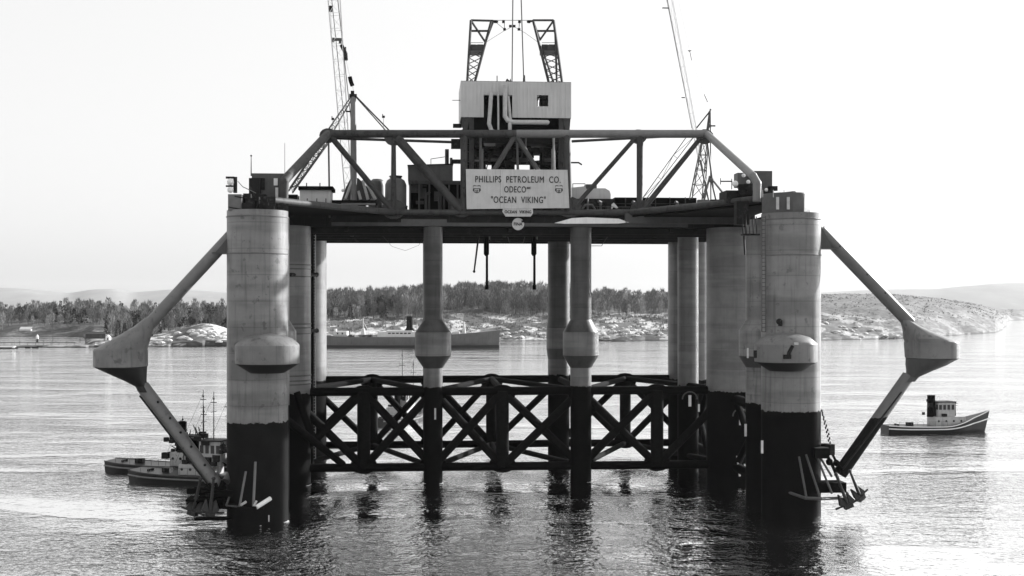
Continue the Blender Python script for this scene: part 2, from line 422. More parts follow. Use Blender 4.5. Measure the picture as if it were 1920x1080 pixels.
# left second column: pipe, ladder and brackets
b = MB()
b.tube(R(584, 428, 33), R(584, 880, 33), .36, .36, 12)
pp = P('riser_pipe', b, M['black2'])
b = MB(); 
for y in (515, 620): b.tube(R(545, y, 26), R(594, y, 33), .26, .26, 8); b.ball(R(594, y, 33), .35, 8)
P('pipe_bracket', b, M['dark'], pp)
b = MB()
for y in (497, 505, 519, 607, 614, 625, 703, 712, 719):
    z = R(560, y, 30).z; b.lathe((-32.64, 30, z), [(3.6, -.09), (3.72, -.07), (3.72, .07), (3.6, .09)], 40)
P('clamp_ring', b, M['grey'], cols[(-1, 30)])
b = MB(); a = R(586.5, 440, 36); c = R(589.5, 860, 36); b.tube(a, (a.x, 36, c.z), .07, .07, 5).tube((a.x+.4, 36, a.z), (a.x+.4, 36, c.z), .07, .07, 5)
z = c.z
while z < a.z: b.tube((a.x, 36, z), (a.x+.4, 36, z), .06, .06, 4); z += .45
P('ladder', b, M['pale'])
# ---- deck
dk = P('main_deck', MB().span((-36, 29.6, 37.2), (36, 63, 39.3)), M['deck'])
b = MB()
for i in range(25):
    u = -36+i*3; b.box((u, 29.52, 38.25), (.18, .16, 2.05))
P('web_stiffener', b, M['deck'], dk)
b = MB()
for v in (32, 38, 46, 53, 60.5): b.box((0, v, 36.75), (71.8, .5, .88))
for u in (-24, -12, 0, 12, 24): b.box((u, 46.3, 36.9), (.5, 31, .58))
P('girder', b, M['deck'], dk)
fs_ = MB().span(tuple(R(1004, 440, 58)), (R(1068, 440, 58).x, 62, R(1004, 452, 58).z)); P('rear_box_girder', fs_, M['black'], dk)
P('edge_plate', MB().box((0, 29.3, 37.55), (52, .3, .5)), M['grey'], dk)
P('edge_plate', fs(MB(), 1172, 419, 1396, 401, 28.6, 29.2), M['grey'], dk)
P('edge_plate', MB().span(tuple(R(752, 411, 29.3)), tuple(R(838, 424, 29.0))), M['grey'], dk)
P('sunlit_patch_plate', MB().prism([R(1040, 418, 28.6), R(1072, 409, 28.6), R(1100, 407.5, 28.6), R(1160, 410, 28.6), R(1180, 417, 28.6), R(1160, 419, 28.6), R(1060, 419.5, 28.6)], (0, .6, 0)), M['white'], dk)  # white plate added to paint a sunlit patch at the deck edge
for sx in (-1, 1):        # wings carrying the deck forward to the near columns
    P('deck_wing', MB().prism([(sx*35, 29.3, 38.75), (sx*33.5, 4, 38.7), (sx*31, 4, 38.7), (sx*29.9, 6.5, 38.7), (sx*19, 29.3, 38.75)], (0, 0, .2)), M['black'])
    P('wing_girder', MB().box((sx*34.3, 16, 37.5), (.5, 26, 1.2)), M['black'])
# hull-top blocks on the near columns
b = MB(); b.span(tuple(R(427.5, 364, -2.5)), tuple(R(462, 399.5, 1.5))); P('column_top_house', b, M['midgrey'], cols[(-1, 0)])
b = MB(); rr = random.Random(5)
for i in range(16):
    x = rr.uniform(462, 532); p = R(x, 398, rr.uniform(-2.6, 1.5)); h = rr.uniform(.5, 2.1)
    b.box((p.x, p.y, 37.15+h/2), (rr.uniform(.3, 1.2), rr.uniform(.4, 1.5), h), rr.uniform(0, .4))
b.tube(R(440, 368, -2.6), R(530, 384, -2.6), .06, .06, 5).tube(R(428, 388, -2.7), R(470, 396, -2.7), .06, .06, 5)
P('winch_gear', b, M['dark'], cols[(-1, 0)])
b = MB(); b.lathe((32.6-.6, 0, 0), [(3.0, 37.1), (3.0, 39.4), (2.9, 39.6)], 12); P('column_top_house', b, M['grey'], cols[(1, 0)])
b = MB(); 
for x in (1458, 1478): b.box(R(x, 381, -3.2), (.35, .1, 1.5))
for x in (1430, 1450, 1470, 1488): b.tube(R(x, 370, -2.6), R(x, 356 if x < 1480 else 361, -2.6), .05, .05, 5)
P('door_light', b, M['pale'], cols[(1, 0)])
b = MB(); b.tube(R(1398, 394, 4), R(1398, 438, 4), .06, .06, 5)
for i in range(5): b.tube(R(1392+i*6.5, 400+i*1.5, 5), R(1393+i*6.5, 440, 5), .07, .07, 5)
b.box(R(1407, 440, 5), (2.2, 1.2, .2)); b.box(R(1390, 400, 7), (1.6, 1.4, 3.0)).tube(R(1395, 442, 5), R(1397, 478, 5), .13, .13, 6)
P('access_cage', b, M['dark'], cols[(1, 0)])
# ---- upper truss
VT = 29.2
NL, NR = R(615, 251, VT), R(1325, 251, VT)
UT = P('upper_truss', MB().tube(NL, R(968, 251, VT), .58, .58, 20), M['truss'])
P('top_chord', MB().tube(R(968, 251, VT), NR, .6, .6, 20), M['truss_light'], UT)  # right half of the chord, its sunlit tone put into the colour
lc = [R(500, 374, 3), R(530, 377.5, 5.5), R(740, 398.5, VT), R(1180, 398.5, VT), R(1310, 386, 15), R(1400, 375, 7), R(1490, 364.5, 1)]
P('bottom_chord', MB().path(lc, .44, 14), M['truss'], UT)
for q0, q1 in ((lc[1], lc[2]), (lc[3], lc[4]), (lc[4], lc[5])):
    for k in range(3):
        a_ = q0.lerp(q1, k/3); b_ = q0.lerp(q1, (k+1)/3)
        P('wing_plate', MB().prism([a_+Vector((0, .1, -.3)), b_+Vector((0, .1, -.3)), Vector((b_.x, b_.y+.1, 38.7)), Vector((a_.x, a_.y+.1, 38.7))], (0, .12, 0)), M['black'], UT)
def mem(name, a, b_, r, r1=None, m='truss', v=VT, v2=None):
    P(name, MB().tube(R(a[0], a[1], v), R(b_[0], b_[1], v if v2 is None else v2), r, r1 if r1 is not None else r, 14), M[m], UT)
mem('hanger_rod', (616, 256), (618, 408), .13, m='grey')
mem('post', (738, 256), (738, 398), .32, .44); mem('post', (870, 251), (870, 398), .52); mem('post', (1062, 251), (1066, 398), .56, m='truss')
mem('post', (1200, 256), (1199, 398), .5, .42)
mem('diagonal', (621, 257), (734, 393), .42); mem('diagonal', (744, 258), (864, 394), .7, .62); mem('diagonal', (752, 270), (868, 390), .16, m='dark', v=30.5)
mem('diagonal', (1192, 258), (1080, 385), .33); mem('diagonal', (1316, 256), (1206, 392), .35, .42)
mem('diagonal', (966, 254), (881, 394), .36, m='grey'); mem('diagonal', (967, 254), (1056, 394), .36, m='grey')
mem('lateral_brace', (622, 259), (864, 267), .2, v=29.8, v2=34); mem('lateral_brace', (1072, 265), (1300, 253), .2, v=34, v2=29.8)
P('end_leg', MB().path([NL, R(541, 330, 9), R(533, 340, 8), R(531, 384, 8)], .6, 18), M['truss'], UT)
P('end_leg', MB().path([NR, R(1412, 330, 4), R(1420, 344, 3.4), R(1419, 378, 3.2)], .52, 18), M['truss_light'], UT)  # right leg coloured paler to paint the sun on it
for x, y, rr_, k in ((615, 254, 1.25, 0), (738, 258, 1.35, 0), (870, 252, .9, 0), (1062, 252, .9, 0), (1197, 256, 1.25, 0), (1322, 256, 1.3, 0), (738, 392, 1.7, 1), (866, 390, 1.6, 1), (1068, 388, 1.8, 1), (1203, 392, 1.6, 1), (967, 254, 1.0, 0)):
    c = R(x, y, VT-.22); n = 14
    P('gusset_plate', MB().prism([(c.x+math.cos(2*math.pi*i/n)*rr_, c.y, c.z+math.sin(2*math.pi*i/n)*rr_*.85) for i in range(n)], (0, .44, 0)), M['truss'], UT)
for x in (640, 655, 700): pass
# small hangers under the deck
b = MB()
for x, l in ((852, 9), (870, 9), (921, 8), (931, 8), (958, 9), (983, 8), (727, 7), (1128, 6)): b.box(R(x, 440+l/2, 50), (.3, .3, l/11.3+.6))
P('hanger_stub', b, M['dark'], dk)
b = MB()
for pts in (((952, 444), (955, 455), (981, 455), (984, 444)), ((1104, 444), (1108, 461), (1128, 461), (1141, 441)), ): b.path([R(x, y, 44) for x, y in pts], .05, 5)
b.path([R(x, y, 42) for x, y in ((716, 441), (735, 462), (760, 470), (785, 460), (796, 444))], .03, 4)
P('cable_loop', b, M['grey'], dk)
# ---- anchor racks at the foot of the near columns
def poly(pts, r, v, m, name='frame_bar', par=None, mt='black2'):
    return P(name, MB().path([R(x, y, vv) if True else 0 for (x, y, vv) in pts], r, 8), M[mt], par)
rk = P('anchor_rack', MB().path([R(1470, 920, -2.6), R(1510, 934, -5.2), R(1540, 935, -5.2), R(1575, 934, -3.2), R(1590, 926, -.5)], .19, 8), M['grey'])
for a, c in (((1498, 856, -3.8), (1512, 933, -5.2)), ((1511, 852, -3.8), (1538, 934, -5.2)), ((1532, 857, -3), (1560, 926, -4.4)), ((1538, 858, -2.4), (1560, 894, -3.4))):
    P('strut', MB().tube(R(*a), R(*c), .14, .14, 8), M['grey'], rk)
P('platform_deck', MB().box(R(1549, 912, -1.8), (4.2, 2.6, 1.2)), M['black'], rk)
P('chain_box', MB().box(R(1537, 848, -2.6), (1.75, 2.2, 1.25)), M['black2'], rk)
P('chain_box', MB().box(R(1552, 842, -1.4), (.8, 1.6, 1.3), .5), M['dark'], rk)
b = MB(); 
for i in range(18):
    t = i/17; p = R(1541+12*t*t, 770, -1.5).lerp(R(1556, 838, -1.5), t); b.ball((p.x+.1*math.sin(i*3), p.y, p.z), .16, 6, (.7, .7, 1.1))
P('chain', b, M['dark'], rk)
b = MB().path([R(1548, 850, -2), R(1558, 866, -2.4), R(1566, 885, -3), R(1572, 900, -3)], .2, 7).path([R(1560, 850, -1.5), R(1568, 866, -2), R(1580, 880, -2.4)], .16, 7)
b.ball(R(1555, 866, -2.2), .45, 8).ball(R(1568, 868, -1.8), .42, 8)
P('fairlead_linkage', b, M['black2'], rk)
lk = P('anchor_rack', MB().path([R(424, 946, -3.4), R(478, 951, -6.2), R(482, 951, -6.2), R(511, 934, -4.6)], .2, 8).box(R(470, 953, -5.8), (3.0, .8, .35)), M['black2'])
P('strut', MB().tube(R(479, 866, -4.2), R(475, 950, -6.1), .15, .15, 8), M['midgrey'], lk)
P('strut', MB().tube(R(461, 884, -4.2), R(449, 950, -5.7), .13, .13, 8), M['midgrey'], lk)
P('strut', MB().tube(R(430, 932, -3.6), R(424, 948, -4.2), .12, .12, 8).tube(R(424, 948, -4.2), R(446, 950, -5), .1, .1, 8), M['grey'], lk)
P('white_bar', MB().tube(R(481, 951, -6.4), R(507, 934.5, -5.0), .26, .26, 8), M['white'], lk)
P('strut', MB().tube(R(452, 947, -5.9), R(461, 941, -5.2), .16, .16, 6).tube(R(476, 949, -6.3), R(481, 939, -6), .14, .14, 6), M['pale'], lk)
P('walkway', MB().box(R(400, 972, -3.2), (4.2, 1.0, .3)).box(R(388, 935, -2.4), (4.4, 3, .3)), M['black'], lk)
P('post', MB().tube(R(504, 966, -3.9), R(504, 978, -3.9), .07, .07, 5), M['faint'], lk)
b = MB()
rr = random.Random(3)
for i in range(20):
    p = R(rr.uniform(368, 428), rr.uniform(918, 950), rr.uniform(-3, 0)); b.box(p, (rr.uniform(.5, 2.4), rr.uniform(.4, 1.6), rr.uniform(.3, 1.0)), rr.uniform(-.6, .6))
for i in range(8):
    b.tube(R(rr.uniform(375, 430), rr.uniform(900, 930), -2), R(rr.uniform(360, 430), rr.uniform(930, 958), -3), .2, .2, 7)
P('winch_gear', b, M['black2'], lk)
P('guide_drum', MB().tube(R(424, 903, -2), R(434, 885, -1), .5, .45, 12), M['grey'], lk)
# ---- anchors (things of their own, hung in the racks)
def anchor(base, lab, tilt, sc=1.0, rz=0.0):
    t = Thing('anchor', base, lab, 'anchor', 'anchors stowed on the column racks'); t.o.rotation_euler = (0, tilt, TH+rz); t.o.scale = (sc, sc, sc)
    z0 = (0, 0, 0)
    def pt(n, b): return b.build(n, M['rust'], t.o)
    pt('shank', MB().tube((0, 0, 0), (0, 0, 3.9), .24, .15, 8))
    pt('stock', MB().tube((-1.6, 0, .1), (1.6, 0, .1), .13, .13, 8))
    for s_ in (-1, 1):
        pt('fluke', MB().prism([(s_*.12, -.5, -.2), (s_*.95, -.2, .35), (s_*.5, .4, 1.5), (s_*.12, .35, .9)], (s_*.12, .22, 0)))
    pt('crown', MB().box((0, 0, -.1), (1.1, .8, .55)))
    pt('shackle', MB().lathe((0, 0, 4.0), [(.12, -.2), (.28, 0), (.12, .2)], 8))
    return t
anchor(R(1590, 947, -4.2), 'black anchor hanging lowest under the rack on the right near column', -.38)
anchor(R(1613, 932, -2.6), 'black anchor hanging farthest right behind the other under the right near column', -.5, .95, .5)
anchor(R(394, 962, -5.2), 'dark anchor in the rack nearest the near left column', .1, 1.0, .3)
anchor(R(362, 960, -3.6), 'dark anchor at the far left end of the left rack just above the water', .25, 1.0, -.4)
# ------------------------------------------------------------------ drill house and what stands on the rig
ts = Thing('drill_floor', R(967, 398, 34), 'dark steel drill floor tower full of pipes and machinery behind the name board', 'drill floor')
P2 = ts.part; zd = 39.3
b = MB()
for x in (884, 1052):
    for v in (31.5, 41): p = R(x, 300, 31.5); b.box((p.x, v, 46.4), (.7, .7, 14.2))
P2('corner_post', b, M['truss'])
P2('upper_floor', fs(MB(), 872, 246, 1062, 220.5, 31.6, 42), M['black'])
a = R(870, 246, 31.0)
P2('machinery_deck', MB().span((R(872, 262, 33).x, 33, R(872, 268, 33).z), (R(1062, 262, 33).x, 41.5, R(872, 247, 33).z)), M['dark'])
b = MB(); rr = random.Random(21)
gaps = ((994, 1018, 264, 276), (990, 998, 296, 302), (1003, 1011, 294, 303), (967, 982, 309, 318), (983, 994, 311, 318), (1002, 1006, 309, 317), (1053, 1058, 272, 302), (912, 919, 311, 317))
for x in range(874, 1062, 6):
    for y in range(266, 396, 6):
        x1, y1 = x+6.4, y+6.4
        if any(x1 > g[0]+1 and x < g[1]-1 and y1 > g[2]+1 and y < g[3]-1 for g in gaps): continue
        v = 34+rr.uniform(0, 5); s_ = 5.5/12.5
        p = R(x+3.2, y+3.2, v); b.box(p, (.56, rr.uniform(.5, 2.0), .56))
P2('machinery', b, M['dark'])
b = MB(); 
for k in range(26):
    x = rr.uniform(880, 1050); y = rr.uniform(262, 390); v = 32.6
    if k % 2: b.tube(R(x, y, v), R(x+rr.uniform(-6, 6), y+rr.uniform(15, 50), v), .09, .09, 5)
    else: b.box(R(x, min(y, 300), v), (rr.uniform(.4, 1.7), .4, rr.uniform(.2, .7)))
P2('pipe_cluster', b, M['truss'])
b = MB(); b.tube(R(901, 255, 32), R(901, 318, 32), .2, .2, 8).tube(R(986, 255, 32), R(986, 275, 32), .12, .12, 6).tube(R(969, 255, 31.5), R(971, 318, 31.5), .14, .2, 8).box(R(918, 271, 32), (1.7, .2, .4)).box(R(895, 301, 32), (.8, .2, .25))
P2('standpipe', b, M['midgrey'])
P2('standpipe', MB().tube(R(1038, 256, 32), R(1039, 318, 32), .17, .17, 8), M['pale'])
# haunches
for x0, x1, x2 in ((866, 881, 874), (1070, 1055, 1062)):
    P2('haunch', MB().prism([R(x0, 220, 31), R(x1, 220, 31), R(x2+(2 if x2 < 900 else -2), 245, 31), R(x0+(2 if x2 < 900 else -2), 245, 31)], (0, .5, 0)), M['truss'])
# side platforms sticking out
P2('side_bracket', MB().box(R(857, 236, 34), (1.2, 1, .5)).box(R(856, 270, 34), (1.6, 1, 1.4)).box(R(856, 303, 34), (1.6, 1.5, .5)), M['dark'])
P2('davit_arm', MB().path([R(1068, 305, 33), R(1085, 305, 33), R(1091, 309, 33)], .12, 6), M['dark'])
dh = Thing('drill_house', R(967, 220, 36), 'pale ribbed metal clad house on top of the drill floor below the derrick', 'cladded house')
a, c = R(864, 219.5, 31), R(1071, 155, 31)
hu0, hu1, hz0, hz1 = a.x, c.x, a.z, c.z
def rib_wall(b, u0, u1, z0, z1, v, holes=(), st=.28):
    u = u0
    us = []
    while u < u1-1e-3: us.append(u); u += st
    us.append(u1)
    for i, (q0, q1) in enumerate(zip(us, us[1:])):
        dv = 0.07 if i % 2 else 0
        segs = [(z0, z1)]
        for h in holes:
            if q0 >= h[0]-st/2 and q1 <= h[1]+st/2:
                ns = []
                for s0, s1 in segs:
                    if h[2] > s0: ns.append((s0, min(s1, h[2])))
                    if h[3] < s1: ns.append((max(s0, h[3]), s1))
                segs = ns
        for s0, s1 in segs:
            b.span((q0, v-.06-dv, s0), (q1, v+.06-dv, s1))
h1 = (R(906, 0, 31).x, R(960, 0, 31).x, hz0-1, R(967, 179, 31).z); h2 = (R(1006, 0, 31).x, R(1026.5, 0, 31).x, R(967, 199, 31).z, R(967, 178, 31).z)
b = MB(); rib_wall(b, hu0, hu1, hz0, hz1, 31, (h1, h2)); dh.part('front_wall', b, M['clad'])
b = MB(); b.span((hu0, 31.1, hz0), (hu0+.12, 42, hz1)); dh.part('side_wall', b, M['clad'])
b = MB(); b.span((hu1-.12, 31.1, hz0), (hu1, 42, hz1)); dh.part('side_wall', b, M['clad'])
b = MB(); b.span((hu0+.13, 41.9, hz0), (R(1000, 0, 31).x, 42, hz1)).span((R(1024, 0, 31).x, 41.9, hz0), (hu1-.13, 42, hz1)).span((R(1000, 0, 31).x+.01, 41.9, hz0), (R(1024, 0, 31).x-.01, 42, hz0+2)); dh.part('back_wall', b, M['clad'])
dh.part('roof', MB().span((hu0, 31.1, hz1+.005), (hu1, 42, hz1+.1)), M['midgrey'])
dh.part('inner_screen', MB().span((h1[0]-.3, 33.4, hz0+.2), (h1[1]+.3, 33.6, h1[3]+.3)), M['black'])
b = MB(); rr = random.Random(9)
for i in range(9): b.box(R(rr.uniform(1006, 1027), rr.uniform(178, 199), 31.8), (rr.uniform(.1, .5), .1, rr.uniform(.1, .6)))
b.box(R(1016.5, 178, 31.4), (1.7, .2, .2)).box(R(1007, 188, 31.4), (.2, .2, 1.7))
dh.part('window_gear', b, M['dark'])
b = MB()
for x, y0 in ((932, 142), (983, 141), (957, 148)): b.tube(R(x, y0, 33), R(x, 155, 33), .07 if x != 983 else .12, .07 if x != 983 else .2, 6)
b.path([R(949, 154, 33), R(951, 149, 33), R(955, 153, 33), R(958, 151, 33)], .12, 5)
dh.part('roof_post', b, M['dark'])
dh.part('aerial', MB().tube(R(848, 188, 33), R(864, 188, 33), .05, .05, 5), M['grey'])
# exhaust ducts climbing the front
du = Thing('duct', R(920, 246, 30.2), 'thick pale pipe curving up the left of the dark doorway in the drill house', 'duct', 'pale pipes on the drill house')
du.part('pipe', MB().path([R(935, 249, 30.2), R(922, 246, 30.2), R(917, 232, 30.2), R(919, 205, 30.2), R(921, 172, 30.2)], .3, 12), M['pale'])
du = Thing('duct', R(934, 246, 30.2), 'thin straight pale pipe between the two thick ones on the drill house', 'duct', 'pale pipes on the drill house')
du.part('pipe', MB().tube(R(934.5, 249, 30.2), R(934, 172, 30.2), .14, .14, 8), M['pale'])
du = Thing('duct', R(955, 246, 30.2), 'thick pale pipe that comes down the drill house and turns right to run level', 'duct', 'pale pipes on the drill house')
du.part('pipe', MB().path([R(947, 160, 30.2), R(947, 218, 30.2), R(952, 226, 30.2), R(962, 229, 30.2), R(1026, 229.5, 30.2), R(1028, 231.5, 30.2)], .34, 12), M['pale'])
du.part('branch_pipe', MB().tube(R(953, 180, 30.4), R(957, 226, 30.4), .18, .24, 8).tube(R(956, 230, 30.2), R(956, 249, 30.2), .28, .28, 8), M['pale'])
# derrick
dr = Thing('derrick', R(967, 155, 36.5), 'unfinished lattice derrick of two leaning towers joined at the top above the clad house', 'derrick')
VD = 36.5
def dmem(b, a, c, r, v=VD, v2=None): b.tube(R(a[0], a[1], v), R(c[0], c[1], v if v2 is None else v2), r, r, 6)
for k in (0, 1):
    b = MB()
    for v in (34.5, 38.5):
        if k == 0: L = (((876, 155), (883, 38)), ((890, 155), (921, 40)))
        else: L = (((1054, 155), (1038, 38)), ((1029, 155), (1000, 40)))
        for a, c in L: dmem(b, a, c, .2, v)
        if k == 1: dmem(b, (1044, 155), (1041, 60), .16, v); dmem(b, (1038, 155), (1018, 95), .16, v)
    dr.part('tower_leg', b, M['truss'])
    b = MB()
    if k == 0: mm = (((883, 38), (925, 39)), ((925, 40), (934, 41)), ((883, 58), (915, 58)), ((884, 40), (910, 79)), ((910, 79), (925, 40)))
    else: mm = (((1038, 38), (999, 38)), ((988, 41), (1000, 39)), ((1008, 58), (1040, 58)), ((1037, 40), (1013, 74)), ((1013, 76), (1000, 40)))
    for a, c in mm: dmem(b, a, c, .16)
    xs = (lambda t, s: (876+7*t, 890+31*t)) if k == 0 else (lambda t, s: (1029-29*t, 1054-16*t))
    n = 5
    for i in range(n):
        t0 = i*.5/n; t1 = (i+1)*.5/n; y0 = 155-117*t0; y1 = 155-117*t1
        l0, r0 = xs(t0, 0); l1, r1 = xs(t1, 0)
        dmem(b, (l0, y0), (r1, y1), .07, 34.5); dmem(b, (r0, y0), (l1, y1), .07, 38.5); dmem(b, (l0, y0), (l1, y1), .06, 34.5, 38.5); dmem(b, (r1, y1), (r0, y0), .06, 34.5, 38.5)
    dr.part('bracing', b, M['truss'])
    x0, x1 = ((881, 906) if k == 0 else (1016, 1040))
    b = MB(); b.span(tuple(R(x0, 94, 34.6)), tuple(R((x0+x1)/2-1.5, 84, 34.9))).span(tuple(R((x0+x1)/2+1.5, 94, 34.6)), tuple(R(x1, 84, 34.9))).span(tuple(R(x0, 95, 34.6)), tuple(R(x1, 93, 38.2)))
    b.path([R(x0, 80, 34.5), R(x1, 80, 34.5)], .05, 4)
    dr.part('monkey_board', b, M['grey'])
b = MB(); b.path([R(910, 80, VD), R(945, 58, VD), R(962, 49, VD), R(985, 62, VD), R(1010, 80, VD)], .035, 4)
b.path([R(930, 42, VD), R(946, 55, VD)], .05, 4).path([R(925, 38, VD), R(1000, 38, VD)], .05, 4)
dr.part('tie_cable', b, M['grey'])
b = MB()
for x, y in ((944, 41), (957, 49), (964, 49), (974, 41), (946, 55), (973, 55), (929, 41), (992, 41)): b.box(R(x, y, VD), (.4, .4, .32))
b.tube(R(945.5, 42, VD), R(946, 54, VD), .06, .06, 4).tube(R(974, 42, VD), R(973, 54, VD), .06, .06, 4)
dr.part('sheave_block', b, M['dark'])
dr.part('block_post', MB().tube(R(983, 155, 34), R(982, 146, 34), .22, .12, 8), M['dark'])
dr.part('hoist_line', MB().tube(R(960, 155, 34), R(962, -40, 34), .09, .09, 5), M['midgrey'])
dr.part('hoist_line', MB().tube(R(982, 150, 34), R(976, -40, 34), .09, .09, 5), M['midgrey'])
# ---- sign boards
def text(body, size, m, parent, center, base, v, sx=1.0, bold=0.0, name='lettering', sp=1.0, heavy=0):
    cu = bpy.data.curves.new('txt', 'FONT'); cu.body = body; cu.size = size; cu.align_x = 'CENTER'; cu.align_y = 'CENTER'
    cu.extrude = .02; cu.offset = bold; cu.space_character = sp
    to = bpy.data.objects.new('txt', cu)
    me = bpy.data.meshes.new_from_object(to); bpy.data.objects.remove(to); bpy.data.curves.remove(cu)
    xs = [q.co.x for q in me.vertices]; ys = [q.co.y for q in me.vertices]; cy = (min(ys)+max(ys))/2; cx = (min(xs)+max(xs))/2
    for q in me.vertices:
        x, y, z = q.co; q.co = ((x-cx)*sx+center[0]-base[0], v-z-base[1], y-cy+center[2]-base[2])
    if heavy:
        co = [tuple(q.co) for q in me.vertices]; fc = [tuple(p.vertices) for p in me.polygons]; n = len(co)
        me = bpy.data.meshes.new(name); me.from_pydata(co+[(c[0]+heavy, c[1]-.004, c[2]) for c in co]+[(c[0]+heavy/2, c[1]-.008, c[2]+heavy/2) for c in co], [], fc+[tuple(k+n for k in f) for f in fc]+[tuple(k+2*n for k in f) for f in fc]); me.update()
    me.materials.clear(); me.materials.append(m); me.name = name
    o = bpy.data.objects.new(name, me); C.collection.objects.link(o); o.parent = parent; return o
VS = 28.3
sg = Thing('name_board', R(971, 393, VS), 'big pale name board with three lines of black lettering on the front of the rig', 'sign')
a, c = R(875, 392, VS), R(1064, 318.5, VS); d_ = R(1067.5, 390, VS)
sg.part('board', MB().prism([(a.x, VS, a.z), (d_.x, VS, d_.z), (c.x, VS, c.z), (R(873.5, 0, VS).x, VS, c.z)], (0, .14, 0)), M['sign'])
b = MB()
for x in (938,): b.box(R(x, 355, VS-.008), (.035, .01, 5.6))
b.box(R(905, 318, VS+.25), (.2, .2, 6)).box(R(1035, 318, VS+.25), (.2, .2, 6))
sg.part('panel_joint', b, M['midgrey'])
def fit(body, x0, x1, y0, y1, extra=1.0, bold=0, par=sg):
    size = 1.0; h = R(967, y0, VS).z-R(967, y1, VS).z; size = h/.70
    o = text(body, size, M['ink'], par.o, R((x0+x1)/2, (y0+y1)/2, VS), par.b, VS-.03, 1.0, bold, sp=1.12, heavy=.045)
    xs = [q.co.x for q in o.data.vertices]; k = (R(x1, 0, VS).x-R(x0, 0, VS).x)/(max(xs)-min(xs)); mid = (max(xs)+min(xs))/2
    for q in o.data.vertices: q.co.x = mid+(q.co.x-mid)*k
    return o
fit('PHILLIPS  PETROLEUM  CO.', 891, 1051, 330.5, 342.5); fit('ODECO', 945, 986, 349.5, 361); fit('"OCEAN  VIKING"', 920.5, 1023, 368.5, 380.5)
fit('INC', 987.5, 995, 350.5, 354.5, bold=0.0)
for x in (894, 1048):
    c = R(x, 354.5, VS-.03); s_ = .56
    sh = [(-1, .95), (-.55, 1.05), (0, .9), (.55, 1.05), (1, .95), (.9, .35), (1.05, -.35), (.6, -.95), (0, -1.15), (-.6, -.95), (-1.05, -.35), (-.9, .35)]
    e = sg.part('shield_emblem', MB().prism([(c.x+p[0]*s_*1.0, VS-.03, c.z+p[1]*s_*.95) for p in sh], (0, .025, 0)), M['ink'])
    sg.part('shield_band', MB().box((c.x, VS-.045, c.z+.26), (.98, .02, .3)).box((c.x, VS-.045, c.z-.22), (.66, .02, .46)), M['midgrey'] if False else M['sign'], e)
    text('66', .5, M['ink'], e, (c.x, 0, c.z-.22), sg.b, VS-.07, .9, .01, 'numerals')
s2 = Thing('small_sign', R(971, 406, VS+.2), 'small pale plate with cut corners hanging under the big name board', 'sign')
v2 = VS+.1
s2.part('board', MB().prism([R(942, 397, v2), R(948, 406, v2), R(995, 406, v2), R(999.5, 400, v2), R(999, 390, v2), R(943, 390, v2)], (0, .1, 0)), M['sign'])
o = fit('MONROE  NORWAY', 948, 996, 395.5, 400.5, bold=.0, par=s2)
bpy.data.objects.remove(o)
o = fit('OCEAN  VIKING', 946, 996, 394.5, 400, bold=.0, par=s2)
for q in o.data.vertices: q.co.y += .1
s3 = Thing('round_sign', R(971, 431, 29), 'round white disc sign below the small plate at the deck edge', 'sign')
c = R(971.5, 420, 28.9)
s3.part('disc', MB().tube((c.x, 28.9, c.z), (c.x, 29.1, c.z), .88, .88, 28), M['sign'])
s3.part('rim_pipe', MB().box(R(980, 415, 28.85), (.35, .1, .3), 0), M['dark'])
o = text('FINA', .62, M['ink'], s3.o, c, s3.b, 28.87, .95, .015)
# ---- conductors hanging under the deck
for x, lab in ((912, 'left of the two dark drill pipes hanging straight down under the deck'), (1001, 'right of the two dark drill pipes hanging straight down under the deck')):
    t = Thing('hanging_pipe', R(x, 440, 44), lab, 'pipe', 'drill pipes hanging under the deck')
    t.part('sleeve', MB().tube((R(x, 0, 44).x, 44, 37.2), R(x, 477, 44), .42, .42, 14).tube(R(x, 476, 44), R(x, 480, 44), .42, .22, 14), M['black2'])
    t.part('inner_pipe', MB().tube(R(x+1, 479, 44), R(x+1, 536, 44), .19, .21, 10).tube(R(x+1, 534, 44), R(x+1, 543, 44), .26, .3, 10), M['black2'])
    t.part('guide_rod', MB().tube(R(x+6, 433, 43.4), R(x+6, 449, 43.4), .1, .1, 6), M['midgrey'])
t = Thing('hanging_rod', R(897, 442, 44), 'thin slanting rod hanging under the deck left of the drill pipes', 'rod')
t.part('rod', MB().tube(R(898, 438, 44), R(889, 509, 44), .16, .13, 8), M['dark'])
t.part('tip', MB().ball(R(889, 509, 44), .22, 8), M['dark'])
# ---- deck items, left half
g = Thing('machinery_house', R(808, 398, 36), 'dark deckhouse with open pipework and a roof stack, left of the name board', 'deckhouse')
g.part('upper_house', fs(MB(), 765, 339, 849, 309.5, 34, 41), M['grey'])
g.part('roof', MB().prism([R(764, 309, 33.8), R(850, 306.5, 33.8), R(850, 308.2, 33.8), R(764, 311, 33.8)], (0, 7.4, 0)), M['dark'])
g.part('eave_beam', MB().span(tuple(R(767, 345, 33.9)), tuple(R(866, 339.5, 34.3))), M['truss'])
g.part('back_wall', fs(MB(), 767, 398, 868, 342, 36.5, 41), M['black'])
b = MB()
for x in (769, 786, 805, 823, 842, 858): b.tube((R(x, 0, 34).x, 34.1, 39.3), R(x, 344, 34.1), .14, .14, 6)
g.part('corner_post', b, M['grey'])
b = MB(); rr = random.Random(31)
for i in range(10): b.box(R(rr.uniform(775, 858), rr.uniform(350, 390), 35.6), (rr.uniform(.4, 1.6), .5, rr.uniform(.3, 1.4)))
for i in range(4): x = rr.uniform(785, 850); b.path([R(x, 396, 35), R(x, 365, 35), R(x+8, 360, 35)], .16, 7)
g.part('pipework', b, M['grey'])
g.part('stack', MB().tube(R(838, 309, 36), R(838, 280, 36), .3, .3, 10), M['truss'])
